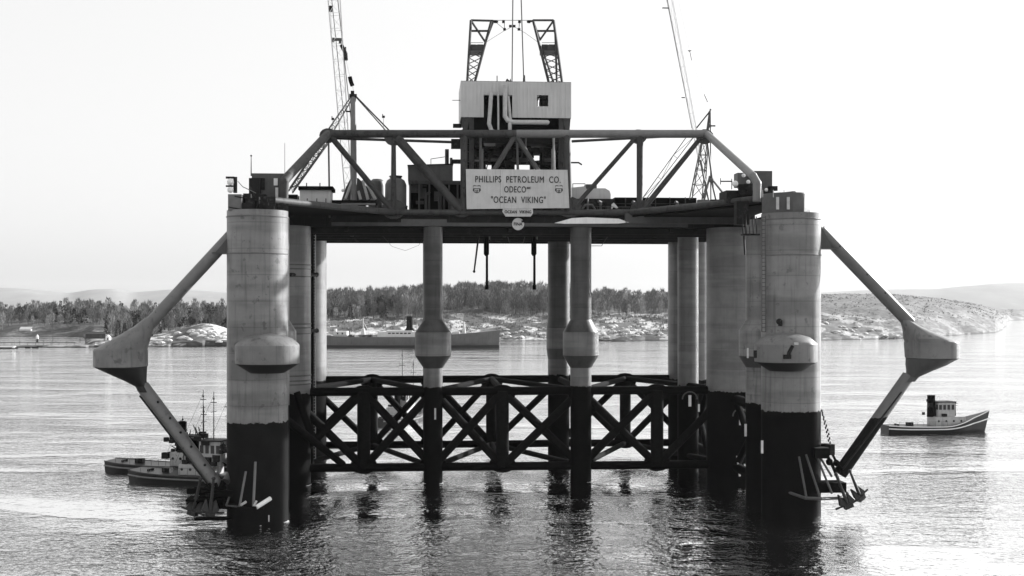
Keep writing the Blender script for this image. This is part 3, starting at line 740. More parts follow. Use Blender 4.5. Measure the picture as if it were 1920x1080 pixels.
g.part('stack', MB().tube(R(846, 312, 38), R(846, 296, 38), .2, .2, 8), M['dark'])
g.part('rail', MB().path([R(808, 308, 34.5), R(808, 298, 34.5), R(835, 294, 34.5)], .05, 5), M['grey'])
def tank(x, ybot, ytop, rpx, v, m, lab, rim=False):
    c = R(x, ybot, v); r = rpx/12.6; z0 = 39.3; z1 = R(x, ytop, v).z
    t = Thing('mud_tank', (c.x, v, z0), lab, 'tank', 'upright tanks on deck')
    t.part('shell', MB().lathe((c.x, v, 0), [(r*.55, z0+.2), (r, z0+1.3), (r, z1-1.0), (r*.82, z1-.35), (r*.5, z1)], 28), M[m])
    if rim: t.part('rim', MB().lathe((c.x, v, 0), [(r*.5, z1+.01), (r*.62, z1+.2), (r*.6, z1+.32)], 20), M['truss'])
    t.part('skirt', MB().lathe((c.x, v, 0), [(r*.7, z0), (r*.7, z0+.5)], 16), M['dark'])
tank(742, 396, 334, 20, 34, 'midgrey', 'pale round tank with a flared rim right beside the truss post', True)
tank(707, 396, 336, 17, 40, 'grey', 'darker round tank behind and left of the rimmed tank')
tank(671, 396, 342, 17, 41, 'grey', 'round tank half hidden behind the foot of the left crane mast')
# low hut
h = Thing('deck_hut', R(593, 384, 22), 'low pale hut with a black overhanging roof on the left deck', 'hut')
a = R(562, 386, 24); c = R(622, 356, 27); 
h.part('wall', MB().span((a.x, 24, 39.25), (R(620, 0, 24).x, 28, R(593, 356, 24).z)), M['clad'])
h.part('roof', MB().span((R(559, 0, 23.5).x, 23.5, R(593, 355.8, 23.5).z), (R(624, 0, 23.5).x, 28.5, R(593, 349, 23.5).z)), M['black'])
b = MB(); 
for x in (575, 600): b.tube(R(x, 349, 25), R(x, 343, 25), .08, .08, 5)
h.part('vent_pipe', b, M['dark'])
b = MB(); 
for x in (576, 594, 611): b.tube(R(x, 372, 23.4), (R(x, 0, 23.4).x, 23.4, 39.2), .07, .07, 5)
h.part('bollard_post', b, M['dark'])
# box on the left wing, with aerial
h = Thing('equipment_house', R(505, 378, 9), 'stained grey box house at the left foot of the upper truss', 'deckhouse')
h.part('wall', MB().span((R(472, 0, 9).x, 9, 39.2), (R(534, 0, 9).x, 13, R(503, 325, 9).z)), M['grey'])
b = MB(); b.box(R(490, 345, 8.9), (.9, .1, 1.5)).box(R(478, 355, 8.6), (1.4, .8, 2.8)).box(R(481, 372, 8), (2.5, 1, 1.0))
h.part('door', b, M['dark'])
h.part('lamp_panel', MB().box(R(517, 341, 8.9), (.5, .1, .9)).box(R(519, 362, 8.9), (.35, .1, 1.4)), M['faint'])
h.part('aerial', MB().tube(R(471, 330, 9), R(471, 291, 9), .08, .04, 5).ball(R(471, 292, 9), .13, 6), M['truss'])
h.part('aerial', MB().tube(R(534, 326, 9), R(534, 268, 9), .035, .03, 5), M['midgrey'])
h = Thing('lamp_frame', R(436, 362, -1), 'small dark frame holding white lamps on top of the near left column', 'lamp frame')
h.part('panel', MB().span(tuple(R(437.5, 361.5, -1)), tuple(R(445, 332, -.7))), M['dark'])
h.part('arm', MB().box(R(431.5, 333, -.9), (1.0, .2, .25)).box(R(431.5, 349, -.9), (1.0, .2, .2)), M['dark'])
h.part('lamp', MB().ball(R(432, 341, -1), .42, 10).ball(R(432, 356, -1), .38, 10), M['white'])
b = MB(); b.path([R(x, y, -1.5) for x, y in ((446, 340), (455, 350), (472, 358), (480, 362))], .05, 5)
h.part('handrail', b, M['midgrey'])
# plate platform with wheels
h = Thing('deck_platform', R(672, 392, 25), 'flat dark platform on round rollers in front of the left crane mast', 'platform')
h.part('plate', fs(MB(), 622, 380, 706, 375.5, 23, 27), M['black'])
h.part('edge_strip', MB().span(tuple(R(640, 384, 22.9)), tuple(R(704, 381, 23.0))), M['midgrey'])
h.part('roller', MB().tube(R(665, 389, 23.2), R(665, 389, 24.2), .55, .55, 14), M['midgrey'])
h.part('roller', MB().tube(R(634, 388, 23.2), R(634, 388, 24.2), .4, .4, 12), M['pale'])
# ---- small gear along the deck edges
def railing(pts, v, lab):
    a = R(pts[0], 398, v); t = Thing('deck_railing', (a.x, v, 39.3), lab, 'railing', 'railings along the deck edge'); us_ = [R(x, 398, v).x for x in pts]
    for z in (39.85, 40.35): t.part('rail', MB().tube((us_[0], v, z), (us_[1], v, z), .035, .035, 5), M['grey'])
    u = us_[0]; b = MB()
    while u <= us_[1]: b.tube((u, v, 39.25), (u, v, 40.35), .035, .035, 5); u += 1.6
    t.part('stanchion', b, M['grey'])
railing((626, 730), 30.3, 'thin railing on the deck edge beneath the left crane mast')
railing((1080, 1150), 30.3, 'thin railing on the deck edge in front of the pale hut')
railing((1160, 1300), 33.0, 'thin railing on the deck in front of the black pipe rack')
dr2 = random.Random(61)
for k, (x, v, kind) in enumerate(((632, 28, 'crate'), (712, 31.2, 'drum'), (722, 31.2, 'drum'), (752, 31.5, 'crate'), (1078, 32, 'drum'), (1090, 32, 'crate'), (1140, 31, 'drum'), (1170, 31, 'crate'), (1222, 31, 'drum'), (1310, 28, 'crate'), (548, 14, 'crate'), (556, 15, 'drum'), (1345, 18, 'crate'), (1356, 18, 'drum'))):
    near = {632: 'beside the left crane platform', 712: 'left of the middle left truss joint', 722: 'tight against the middle left truss joint', 752: 'in front of the open deckhouse', 1078: 'right beside the name board', 1090: 'in front of the pale round-ended hut', 1140: 'beside the tarpaulin bundle', 1170: 'under the left end of the pipe rack', 1222: 'right of the joint under the pipe rack', 1310: 'at the foot of the right crane', 548: 'at the left end of the deck wing', 556: 'between the box house and the low hut', 1345: 'on the deck wing right of the right crane', 1356: 'left of the right winch house'}[x]
    c = R(x, 398, v); zz0 = 39.3 if v > 29 else 39.15
    if kind == 'drum':
        t = Thing('oil_drum', (c.x, v, zz0), 'dark oil drum standing '+near, 'drum', 'oil drums on the rig deck')
        t.part('barrel', MB().lathe((c.x, v, zz0), [(.38, 0), (.4, .05), (.38, .1), (.38, .5), (.41, .55), (.38, .6), (.38, 1.05), (.4, 1.1)], 16), M['grey']); t.part('lid', MB().lathe((c.x, v, zz0+1.1), [(.36, 0), (.36, .03)], 12), M['midgrey'])
    else:
        t = Thing('crate', (c.x, v, zz0), 'dark stowage crate '+near, 'crate', 'crates on the rig deck'); w_ = dr2.uniform(1.2, 2.0); h_ = dr2.uniform(.8, 1.3)
        t.part('body', MB().box((c.x, v, zz0+h_/2), (w_, 1.1, h_)), M['dark']); t.part('lid', MB().box((c.x, v, zz0+h_+.05), (w_+.1, 1.2, .09)), M['grey'])
for k, (x, v, lab) in enumerate(((650, 30.8, 'curved air vent on the deck under the left crane cab'), (700, 30.8, 'curved air vent between the left crane and the tanks'), (1126, 30.8, 'curved air vent in front of the pale round-ended hut'), (1190, 31.2, 'curved air vent left of the joint under the pipe rack'), (1270, 31.2, 'curved air vent in front of the right part of the pipe rack'))):
    c = R(x, 398, v); t = Thing('air_vent', (c.x, v, 39.3), lab, 'vent', 'air vents on the rig deck')
    t.part('stem', MB().tube((c.x, v, 39.3), (c.x, v, 40.7), .16, .16, 8), M['grey']); t.part('cowl', MB().path([(c.x, v, 40.6), (c.x, v, 41.0), (c.x-.35, v-.2, 41.15)], .24, 8), M['midgrey'])
for k, (x0, x1, v, lab) in enumerate(((628, 700, 31.6, 'bundle of long dark pipes lying on deck under the left crane mast'), (1164, 1216, 31.3, 'bundle of long dark pipes lying left of the joint under the pipe rack'), (1236, 1300, 31.3, 'bundle of long dark pipes lying right of the joint under the pipe rack'))):
    a = R(x0, 398, v); c = R(x1, 398, v); t = Thing('pipe_bundle', (a.x, v, 39.3), lab, 'pipes', 'pipe bundles on the rig deck')
    for i in range(5): t.part('pipe', MB().tube((a.x, v+.3*(i % 3), 39.45+.26*(i//3)), (c.x+.3*i, v+.3*(i % 3), 39.45+.26*(i//3)), .13, .13, 7), M['midgrey'] if i % 2 else M['grey'])
# ---- left crane
cr = Thing('crane', R(661, 378, 27), 'tall lattice crane with a thick mast and slack stays on the left deck', 'crane')
VC = 32.5
cr.part('mast', MB().tube(R(663, 378, VC), R(662.5, 182, VC), .5, .42, 14).tube(R(662.5, 182, VC), R(662, 172, VC), .2, .12, 8), M['truss_light'])
cr.part('mast_head', MB().box(R(662, 180, VC), (1.1, .7, .5)).box(R(661, 175, VC), (.5, .5, .7)).box(R(655, 209, VC), (1.0, .2, .2)), M['dark'])
cr.part('back_stay', MB().path([R(664, 177, VC), R(735, 250, VC), R(846, 384, VC)], .11, 6).path([R(664, 178, VC+1.5), R(728, 250, VC+1.5), R(800, 335, VC+1)], .09, 6), M['truss'])
cr.part('front_strut', MB().lattice(R(661, 180, VC), R(617, 250, VC), .3, .8, .07, 1.2), M['midgrey'])
cr.part('front_strut', MB().lattice(R(612, 262, VC), R(546, 357, 24), .9, .6, .11, .9), M['grey'])
cr.part('boom', MB().lattice(R(654, 372, 36), R(622, -60, 36), 1.0, 1.9, .05, 2.2, rb=.035), M['faint'])
cr.part('boom_chord', MB().tube(R(661, 250, 36), R(629, -40, 36), .07, .07, 5).tube(R(648, 250, 36), R(618, -40, 36), .06, .06, 5), M['midgrey'])
cr.part('boom_platform', MB().box(R(633, 74, 36), (1.3, .8, .3)).box(R(625, 75, 36), (.3, .6, .6)).box(R(638, 78, 36), (.4, .6, .6)), M['grey'])
cr.part('hoist_block', MB().path([R(640, 84, 36), R(644, 92, 36), R(648, 100, 36), R(649, 113, 36)], .3, 7).tube(R(648, 88, 36), R(648, 98, 36), .12, .12, 5), M['dark'])
cr.part('hoist_block', MB().path([R(656, 144, 36), R(658, 153, 36), R(661, 161, 36)], .32, 7), M['black'])
cr.part('hoist_block', MB().tube(R(620, 11, 36), R(620, 22, 36), .26, .26, 7), M['dark'])
cr.part('hoist_line', MB().tube(R(649, 113, 36), R(656, 144, 36), .045, .045, 4).tube(R(661, 161, 36), R(664, 175, 36), .05, .05, 4).tube(R(620, 22, 36), R(622, 60, 36), .04, .04, 4), M['faint'])
b = MB(); b.prism([R(640, 376, 33), R(700, 376, 33), R(690, 352, 33), R(672, 334, 33), R(658, 333, 33), R(648, 352, 33)], (0, 3.4, 0)); cr.part('cab', b, M['grey'])
b = MB()
for a, c in (((662, 338), (660, 374)), ((680, 338), (690, 374)), ((676, 322), (704, 374)), ((648, 372), (662, 335)), ((672, 358), (676, 374))): b.tube(R(a[0], a[1], 32.3), R(c[0], c[1], 32.3), .2, .24, 6)
cr.part('a_frame', b, M['pale'])
cr.part('lamp', MB().ball(R(643, 357, 32), .25, 8), M['white'])
# lamps on the top chord
for x, y, lab in ((624, 223, 'dark deck lamp standing above the left end of the top chord'), (719, 219, 'dark deck lamp on a thin stem above the top chord right of the mast')):
    t = Thing('deck_lamp', R(x, 247, VT), lab, 'lamp', 'lamps above the top chord')
    t.part('stem', MB().tube(R(x, 245, VT), R(x, y, VT), .03, .03, 5), M['midgrey'])
    t.part('head', MB().box(R(x, y, VT), (.35, .3, .3), .3).box(R(x-1.5, y-2.5, VT), (.12, .12, .4)), M['dark'])
# ---- right half
t = Thing('round_topped_hut', R(1108, 390, 34), 'pale low hut with a rounded end right of the name board', 'hut')
t.part('wall', MB().prism([R(x, y, 33) for x, y in ((1070, 392), (1070, 352), (1098, 349), (1100, 356), (1119, 353), (1135, 353), (1143, 358), (1145, 364), (1145, 392))], (0, 5, 0)), M['faint'] if False else M['sign'])
t.part('roof_unit', fs(MB(), 1099, 352.5, 1119, 345.5, 33.5, 36), M['grey'])
t.part('roof_frame', MB().path([R(1074, 352, 33), R(1074, 344.5, 33), R(1097, 344.5, 33), R(1097, 350, 33)], .06, 5), M['grey'])
t = Thing('machinery_skid', R(1100, 398, 31.5), 'dark low skid of pipes and tanks in front of the pale hut', 'skid')
b = MB(); rr = random.Random(8)
for i in range(12): b.box(R(rr.uniform(1076, 1144), rr.uniform(379, 394), 31.6), (rr.uniform(.5, 2.2), .8, rr.uniform(.3, .9)))
t.part('frame', b.span(tuple(R(1074, 396, 31.5)), tuple(R(1146, 374, 32.6))), M['dark'])
t.part('pipe', MB().path([R(x, y, 31) for x, y in ((1092, 392), (1097, 384), (1110, 384), (1116, 393))], .16, 7).tube(R(1102, 393, 31), R(1102, 372, 31), .14, .14, 6), M['midgrey'])
t = Thing('tarpaulin_bundle', R(1150, 392, 31), 'pale folded tarpaulin bundle at the left end of the pipe rack', 'tarpaulin')
t.part('cover', MB().prism([R(x, y, 31) for x, y in ((1146, 391), (1147, 383), (1151, 380), (1159, 389), (1157, 391), (1150, 388), (1148, 392))], (0, .6, 0)), M['faint'])
t = Thing('pipe_rack', R(1230, 398, 32), 'long black pipe rack with thin upright posts on the right deck', 'rack')
t.part('wall', MB().span((R(1153, 0, 32).x, 32, 39.3), (R(1306, 0, 32).x, 38, R(1230, 370.5, 32).z)), M['black'])
b = MB()
for x in (1173, 1229, 1256, 1285): b.tube((R(x, 0, 31.9).x, 31.9, 39.3), R(x, 370, 31.9), .09, .09, 6)
b.tube(R(1153, 382, 31.9), R(1306, 382, 31.9), .05, .05, 5)
t.part('rack_post', b, M['truss'])
# right crane
cr = Thing('crane', R(1332, 390, 26), 'spindly pale lattice crane on the right deck behind the truss end', 'crane')
VR = 31
cr.part('a_frame', MB().tube(R(1333, 384, VR), R(1332, 204, VR), .1, .1, 6).path([R(1333, 205, VR), R(1330, 210, VR), R(1306, 240, VR)], .11, 6).tube(R(1331, 208, VR), R(1326, 250, VR), .16, .22, 6), M['grey'])
cr.part('mast_head', MB().box(R(1335, 236, VR), (1.0, .2, .2)).box(R(1329, 236, VR), (.5, .3, .5)), M['grey'])
cr.part('boom', MB().lattice(R(1313, 300, VR+2), R(1246, -50, VR+2), .5, .8, .035, 3.2, rb=.02), M['faint'])
cr.part('boom_chord', MB().tube(R(1297, 240, VR+2), R(1249, -10, VR+2), .055, .055, 4), M['midgrey'])
cr.part('boom_platform', MB().box(R(1248, 15, VR+2), (1.0, .3, .12)).box(R(1281, 183, VR+2), (.5, .3, .12)), M['midgrey'])
cr.part('lower_boom', MB().lattice(R(1322, 262, VR), R(1307, 375, VR), .8, 1.9, .1, 2.0), M['midgrey'])
cr.part('stay_lattice', MB().lattice(R(1296, 254, VR), R(1207, 374, VR), .9, .5, .07, 3.0, chords=2, up=(0, 1, 0)), M['midgrey'])
cr.part('hoist_block', MB().path([R(1291, 95, VR), R(1294, 97, VR), R(1297, 113, VR)], .07, 5).box(R(1293, 95, VR), (.5, .15, .1)), M['midgrey'])
cr.part('hoist_block', MB().tube(R(1321, 177, VR), R(1327, 191, VR), .07, .07, 5), M['midgrey'])
cr.part('hoist_line', MB().tube(R(1272, 0, VR), R(1293, 95, VR), .015, .015, 4).tube(R(1297, 113, VR), R(1331, 208, VR), .015, .015, 4), M['faint'])
b = MB(); 
for a, c in (((1335, 336), (1359, 366)), ((1334, 338), (1345, 384)), ((1331, 330), (1318, 384)), ((1313, 300), (1330, 380)), ((1326, 262), (1336, 340)), ((1320, 362), (1322, 386))): b.tube(R(a[0], a[1], VR-1), R(c[0], c[1], VR-1), .16, .16, 6)
b.ball(R(1334, 338, VR-1), .4, 8).box(R(1318, 378, VR-1), (1.6, 1, .5)).box(R(1342, 382, VR-1), (1.2, 1, .6))
cr.part('leg', b, M['midgrey'])
t = Thing('winch_house', R(1420, 370, 8), 'grey box house at the right foot of the upper truss', 'deckhouse')
t.part('wall', fs(MB(), 1408, 366, 1448, 320.5, 10, 14), M['grey'])
t.part('annex', fs(MB(), 1383, 350, 1407, 324, 12, 14), M['midgrey'])
t.part('base', MB().span((R(1362, 0, 9).x, 9, 39.2), (R(1450, 0, 9).x, 13, R(1406, 357, 9).z)), M['dark'])
b = MB(); rr = random.Random(14)
for i in range(12): b.box(R(rr.uniform(1384, 1450), rr.uniform(345, 366), 8.6), (rr.uniform(.3, 1.2), .6, rr.uniform(.3, 1.0)))
t.part('winch_gear', b, M['dark'])
t.part('lamp', MB().ball(R(1378.5, 344.5, 8.5), .42, 10).ball(R(1403, 341, 8.5), .28, 8).ball(R(1394, 329, 8.5), .26, 8).ball(R(1437, 356, 8.5), .25, 8), M['white'])
t.part('t_bar', MB().path([R(1351, 340, 9), R(1373, 340, 9)], .09, 6).tube(R(1351, 334, 9), R(1351, 346, 9), .06, .06, 5).tube(R(1372, 335, 9), R(1372, 355, 9), .06, .06, 5), M['grey'])
# ------------------------------------------------------------------ boats
def wpt(px, py, D=None):
    """photo pixel of a point on the water -> world position"""
    D = D or H*F/(py-YH); return Vector(((px-960)/F*D, D, 0))
def hull(L, B, zb, sheer, tum=.9, n=20, stern=.65, bow_p=1.6):
    """ring list from stern x=-L/2 to bow x=+L/2; sheer(t) gives the rail height"""
    rings = []
    for i in range(n+1):
        t = i/n; x = -L/2+L*t
        if t < .18: hb = B/2*(stern+(1-stern)*math.sin(t/.18*math.pi/2))
        elif t > .62: hb = B/2*max(.03, 1-((t-.62)/.38)**bow_p)
        else: hb = B/2
        zt = sheer(t); rk = ((.06 if L < 60 else .008)*L*max(0, (t-.85)/.15)); low = hb*(.8 if t < .8 else .55)
        r = [(x, -low*.3, -zb), (x, -low, -zb*.4), (x+rk*.4, -hb*.95, .3*zt), (x+rk, -hb, zt), (x+rk, hb, zt), (x+rk*.4, hb*.95, .3*zt), (x, low, -zb*.4), (x, low*.3, -zb)]
        rings.append(r)
    return rings
def tug(name, loc, rz, L, lab, cat, spec):
    t = empty(name, loc, rz); tag(t, lab, cat, spec.get('group'))
    B = L*.28; sh = spec.get('sheer', lambda t_: 1.25+.5*(2*t_-1)**2+(1.3*max(0, t_-.6)**1.4 if t_ > .6 else 0))
    rg = hull(L, B, 1.4, sh)
    MB().rings([[(x, y, min(z, .0) if False else z) for x, y, z in r] for r in rg]).build('hull', M[spec['hull']], t)
    for s_ in (-1, 1):
        b = MB(); pts = []; pts2 = []
        for r in rg: pts.append((r[3][0], s_*abs(r[3][1])*1.01, r[3][2])); pts2.append((r[3][0]-.02, s_*abs(r[3][1])*1.0, r[3][2]*.62))
        b.path(pts, .1, 6); b.build('rail', M[spec['rail']], t)
        b = MB(); b.path(pts2, .13, 6); b.build('rubbing_strake', M[spec['strake']], t)
    b = MB().box((spec['hx'], 0, 1.3+spec['hh']/2), (spec['hl'], B*.6, spec['hh'])); b.build('deckhouse', M[spec['house']], t)
    wx, wl, wh = spec['wx'], spec['wl'], spec['wh']; z0 = 1.3+spec['hh']
    b = MB().box((wx, 0, z0+wh/2), (wl, B*.48, wh)); wv = b.build('wheelhouse', M[spec['house']], t)
    b = MB(); nw = 4
    for i in range(nw):
        for s_ in (-1, 1): b.box((wx-wl/2+wl*(i+.5)/nw, s_*(B*.24+.01), z0+wh*.66), (wl/nw*.66, .04, wh*.34))
    for i in range(3):
        for s_ in (-1, 1): b.box((wx+s_*(wl/2+.01), (i-1)*B*.15, z0+wh*.66), (.04, B*.11, wh*.34))
    b.build('window', M['glass'], wv)
    MB().box((wx, 0, z0+wh+.08), (wl*1.12, B*.56, .16)).build('roof', M['dark' if spec['house'] != 'x' else 'white'], wv)
    b = MB()
    for i in range(4):
        for s_ in (-1, 1): b.tube((spec['hx']-spec['hl']*.4+i*spec['hl']*.25, s_*(B*.3), 1.3+spec['hh']*.55), (spec['hx']-spec['hl']*.4+i*spec['hl']*.25, s_*(B*.3+.03), 1.3+spec['hh']*.55), .22, .22, 10)
    b.build('porthole', M['glass'], t)
    fx = spec['fx']; MB().lathe((fx, 0, 0), [(.75, 1.3+spec['hh']-.1), (.68, 1.3+spec['hh']+spec['fh']-.4), (.72, 1.3+spec['hh']+spec['fh'])], 16, (1.2, .8, 1)).build('funnel', M['black'], t)
    for mx, mh in spec['masts']:
        b = MB().tube((mx, 0, z0), (mx, 0, z0+mh), .1, .05, 6).box((mx, 0, z0+mh*.72), (.1, 1.5, .08)).box((mx, 0, z0+mh*.85), (.9, .2, .1)).ball((mx, 0, z0+mh*.9), .16, 6)
        b.tube((mx, 0, z0+mh*.95), (mx-mh*.45, 0, z0), .02, .02, 4)
        b.build('mast', M['dark'], t)
    b = MB(); b.box((-L*.25, 0, 1.5), (1.2, 1.0, 1.1)).box((-L*.38, .6, 1.3), (.3, .3, .9)).box((-L*.38, -.6, 1.3), (.3, .3, .9)).box((-L*.38, 0, 1.7), (.2, 1.6, .2)).box((L*.4, 0, 1.7+.3), (.3, .8, .6))
    b.build('towing_bitts', M['dark'], t)
    b = MB()
    for i in range(9): 
        x = -L*.4+i*L*.06; b.tube((x, -B*.36, 1.3), (x, -B*.36, 2.3), .03, .03, 4)
    b.tube((-L*.4, -B*.36, 2.3), (L*.08, -B*.36, 2.3), .03, .03, 4); b.build('handrail', M['midgrey'], t)
    b = MB(); rr = random.Random(int(L*10))
    for i in range(spec.get('clutter', 8)):
        if i % 3 == 2: b.tube((wx+rr.uniform(-4, 2.5), rr.uniform(-1.4, 1.4), z0), (wx+rr.uniform(-4, 2.5), rr.uniform(-1.4, 1.4), z0+rr.uniform(.5, wh+1.6)), .09, .07, 5)
        else: b.box((wx+rr.uniform(-4.2, 2.4), rr.choice((-1, 1))*rr.uniform(.6, 1.7), z0+rr.uniform(-.6, wh*1.15)), (rr.uniform(.4, 1.5), rr.uniform(.3, .9), rr.uniform(.3, 1.0)))
    b.build('deck_gear', M['dark'], t)
    return t
M['tughouse'] = mat('tug_house_paint', .36, .5, .2, 1.5, streak=.3, g2=.2, patch=(.6, .7))
base = dict(hull='tughull', rail='tuggrey', strake='tugrail', house='tughouse')
tug('tugboat', wpt(375, 905)+Vector((0, 0, 0)), math.radians(-14), 21, 'nearer black hulled tug with a white deckhouse lying behind the left slanting brace', 'tugboat',
    dict(base, hx=.2, hl=5.4, hh=1.5, wx=2.3, wl=3.4, wh=3.4, fx=-1.4, fh=3.6, clutter=46, masts=((.6, 8.4), (2.2, 10.5), (4.4, 9.8), (-2.6, 3.0))))
tug('tugboat', wpt(318, 886), math.radians(-12), 20, 'farther black hulled tug whose stern shows left of the nearer tug', 'tugboat',
    dict(base, hx=3.4, hl=5, hh=2.0, wx=4.0, wl=2.4, wh=2.4, fx=2.0, fh=4.6, clutter=40, masts=((5.6, 9.5), (2.2, 5.5))))
tug('tugboat', wpt(1752, 810), math.radians(9), 21.5, 'small tug with a light wheelhouse and raised bow steaming to the right of the rig', 'tugboat',
    dict(base, rail='white', strake='white', hull='tughull', house='tughouse', clutter=14, hx=2.6, hl=6.5, hh=1.9, wx=1.9, wl=3.6, wh=2.9, fx=-.7, fh=4.3, masts=((4.6, 3.0),),
         sheer=lambda t_: 1.3+.3*(2*t_-1)**2+(9.5*max(0, t_-.55)**1.6)))
t = tug('tugboat', wpt(752, 792), math.radians(62), 19, 'dark boat with a tall mast seen through the lower truss beyond the rig', 'tugboat',
    dict(base, hx=.5, hl=8, hh=2.2, wx=2.0, wl=3.6, wh=3.0, fx=-1.5, fh=2.6, masts=((.5, 12.5), (5.0, 10.0))))
# cargo ship
Ds = 742.0
sh = empty('cargo_ship', wpt(773, 0, Ds), 0.0); tag(sh, 'long grey cargo ship with a dark funnel lying off the snowy far shore', 'ship')
sc = Ds/F
def SX(px): return (px-773)*sc
def SZ(py): return (648.5-py)*sc
Ls = 329*sc
def ssheer(t):
    base_ = SZ(628.5)+(.9*(1-t/.1) if t < .1 else 0)
    if t > .55: base_ += (SZ(619)-SZ(628))*((t-.55)/.35 if t < .9 else 1)
    if t > .9: base_ += 1.2*(t-.9)/.1
    return base_
rg = hull(Ls*.985, 15, 2.5, ssheer, n=40, stern=.35, bow_p=2.6)
MB().rings([[(x, y, z) for x, y, z in r] for r in rg]).build('hull', M['shiphull'], sh)
b = MB(); b.rings([[(x*1.002, y*1.01, zz_) for (x, y, z), zz_ in zip(r, (-1, -.2, 1.55, 1.6, 1.6, 1.55, -.2, -1))] for r in [[(q[0], (q[1] if True else 0), q[2]) for q in rr_] for rr_ in rg]])
b = MB()
rb_ = []
for r in rg:
    hb = abs(r[2][1])*1.0+.12
    rb_.append([(r[2][0]*1.0+.05, -hb, -.5), (r[2][0]+.05, -hb, 1.5), (r[2][0]+.05, hb, 1.5), (r[2][0]+.05, hb, -.5)])
b.rings(rb_); b.build('boot_top', M['boottop'], sh)
def sbox(name, x0, x1, y0, y1, w_, m, par=sh):
    return MB().box(((SX(x0)+SX(x1))/2, 0, (SZ(y0)+SZ(y1))/2), (SX(x1)-SX(x0), w_, abs(SZ(y0)-SZ(y1)))).build(name, M[m], par)
sbox('superstructure', 710, 792, 619, 629, 12, 'sign')
br_ = sbox('bridge_deck', 726, 775, 616.5, 619, 10, 'sign'); sbox('aft_house', 627, 652, 618, 627.5, 9, 'sign'); sbox('aft_house', 627, 631, 614, 618, 4, 'sign'); sbox('fore_house', 848, 862, 619, 625, 8, 'sign')
b = MB()
for i in range(6): b.box((SX(732+i*7.4), -6.02, SZ(621.5)), (1.7, .1, .75))
for i in range(2): b.box((SX(635+i*9), -4.52, SZ(622)), (.9, .1, 1.0))
b.build('window_row', M['glass'], br_)
MB().lathe((SX(768), 0, 0), [(3.2, SZ(618)), (1.9, SZ(611)), (1.7, SZ(590))], 16).build('funnel', M['black'], sh)
MB().tube((SX(772.5), 0, SZ(618)), (SX(771.5), 0, SZ(589)), .3, .25, 8).tube((SX(782), 0, SZ(616)), (SX(782), 0, SZ(604)), .3, .25, 8).build('king_post', M['sign'], sh)
MB().lathe((SX(681), 0, 0), [(1.6, SZ(631)), (.9, SZ(613)), (.35, SZ(612)), (.25, SZ(593))], 10).tube((SX(681), 0, SZ(600)), (SX(692), 0, SZ(620)), .15, .15, 5).build('mast', M['sign'], sh)
MB().lathe((SX(870), 0, 0), [(1.4, SZ(625)), (.8, SZ(613)), (.3, SZ(600))], 10).build('mast', M['sign'], sh)
b = MB(); rr = random.Random(77)
for i in range(16): b.box((SX(rr.uniform(655, 705)), 0, SZ(627)), (rr.uniform(.5, 2), 6, rr.uniform(.6, 1.8)))
for i in range(7): b.box((SX(rr.uniform(800, 850)), 0, SZ(624.5)), (rr.uniform(1, 3), 6, rr.uniform(.6, 1.6)))
b.build('deck_cargo', M['midgrey'], sh)
b = MB()
for i in range(30): x = SX(614+i*3.2); b.tube((x, -5, SZ(628)), (x, -5, SZ(625)), .07, .07, 4)
b.tube((SX(614), -5, SZ(625)), (SX(708), -5, SZ(625)), .06, .06, 4); b.build('railing', M['grey'], sh)
# lifeboat on ship stern
MB().ball((SX(616), -2, SZ(625.5)), 1.0, 10, (1.9, .8, .8)).build('lifeboat', M['white'], sh)
# ------------------------------------------------------------------ terrain
from mathutils import noise as mn
def fbm(x, y, o=4, s=1.0):
    v = 0; a = 1; f = s; t = 0
    for i in range(o): v += a*mn.noise(Vector((x*f, y*f, i*7.3))); t += a; a *= .5; f *= 2.1
    return v/t
def lerp_tab(tab, x):
    if x <= tab[0][0]: return tab[0][1]
    for (a, b_), (c, d) in zip(tab, tab[1:]):
        if x <= c: k = (x-a)/(c-a); return b_+(d-b_)*k
    return tab[-1][1]
SHORE = [(-500, 735), (0, 738), (150, 736), (200, 744), (430, 752), (600, 800), (620, 830), (900, 862), (1240, 868), (1540, 880), (1640, 905), (1700, 925), (1790, 1010), (1866, 1110), (1882, 1260), (1890, 1900), (1960, 2100), (2600, 2300)]
PLAT = [(-500, 14), (0, 15), (150, 18), (300, 15), (430, 20), (620, 22), (760, 25), (820, 31), (960, 32), (1060, 28), (1240, 27), (1540, 37), (1650, 39), (1760, 33), (1830, 25), (1875, 13), (1900, 12), (2600, 12)]
def ground(px, D):
    x = (px-960)/F*D
    ds = lerp_tab(SHORE, px)+22*fbm(x, 0, 3, .02)
    s = D-ds
    pl = lerp_tab(PLAT, px)
    rock = fbm(x, D, 5, .022)
    if s < 0: return -3+max(0, 3+s*.15)*.0 - min(3, -s*.1)
    zr = 1.2*min(1, s/3)+7*(1-math.exp(-s/55))+(pl-8)*(1-math.exp(-max(0, s-30)/190))
    rough = rock*(5.5*min(1, s/30))
    if px < 430:
        zr = 1.2*min(1, s/3)+2.5*(1-math.exp(-s/40))+(pl-4)*(1/(1+math.exp(-(s-330)/70)))
        rough = rock*2.2*min(1, s/30)
        k = math.exp(-((px-385)/60)**2)*math.exp(-((s-90)/70)**2); zr += 9*k
    z = zr+rough+.7*fbm(x, D, 3, .12)*min(1, s/10)
    if px < 175:      # inlet behind the spit
        e = min(1, max(0, (175-px)/25)); m_ = math.exp(-((D-880)/120)**6)
        z = z*(1-e*m_)+(-2.5)*e*m_
        if D < 765: z = min(z, 1.0)
    return z
NX, NY = 420, 110
vs = []; Ds_ = [715+(k/NY)**1.9*2300 for k in range(NY+1)]
for j in range(NY+1):
    for i in range(NX+1):
        px = -260+i*(2420/NX); D = Ds_[j]
        vs.append(((px-960)/F*D, D, ground(px, D)))
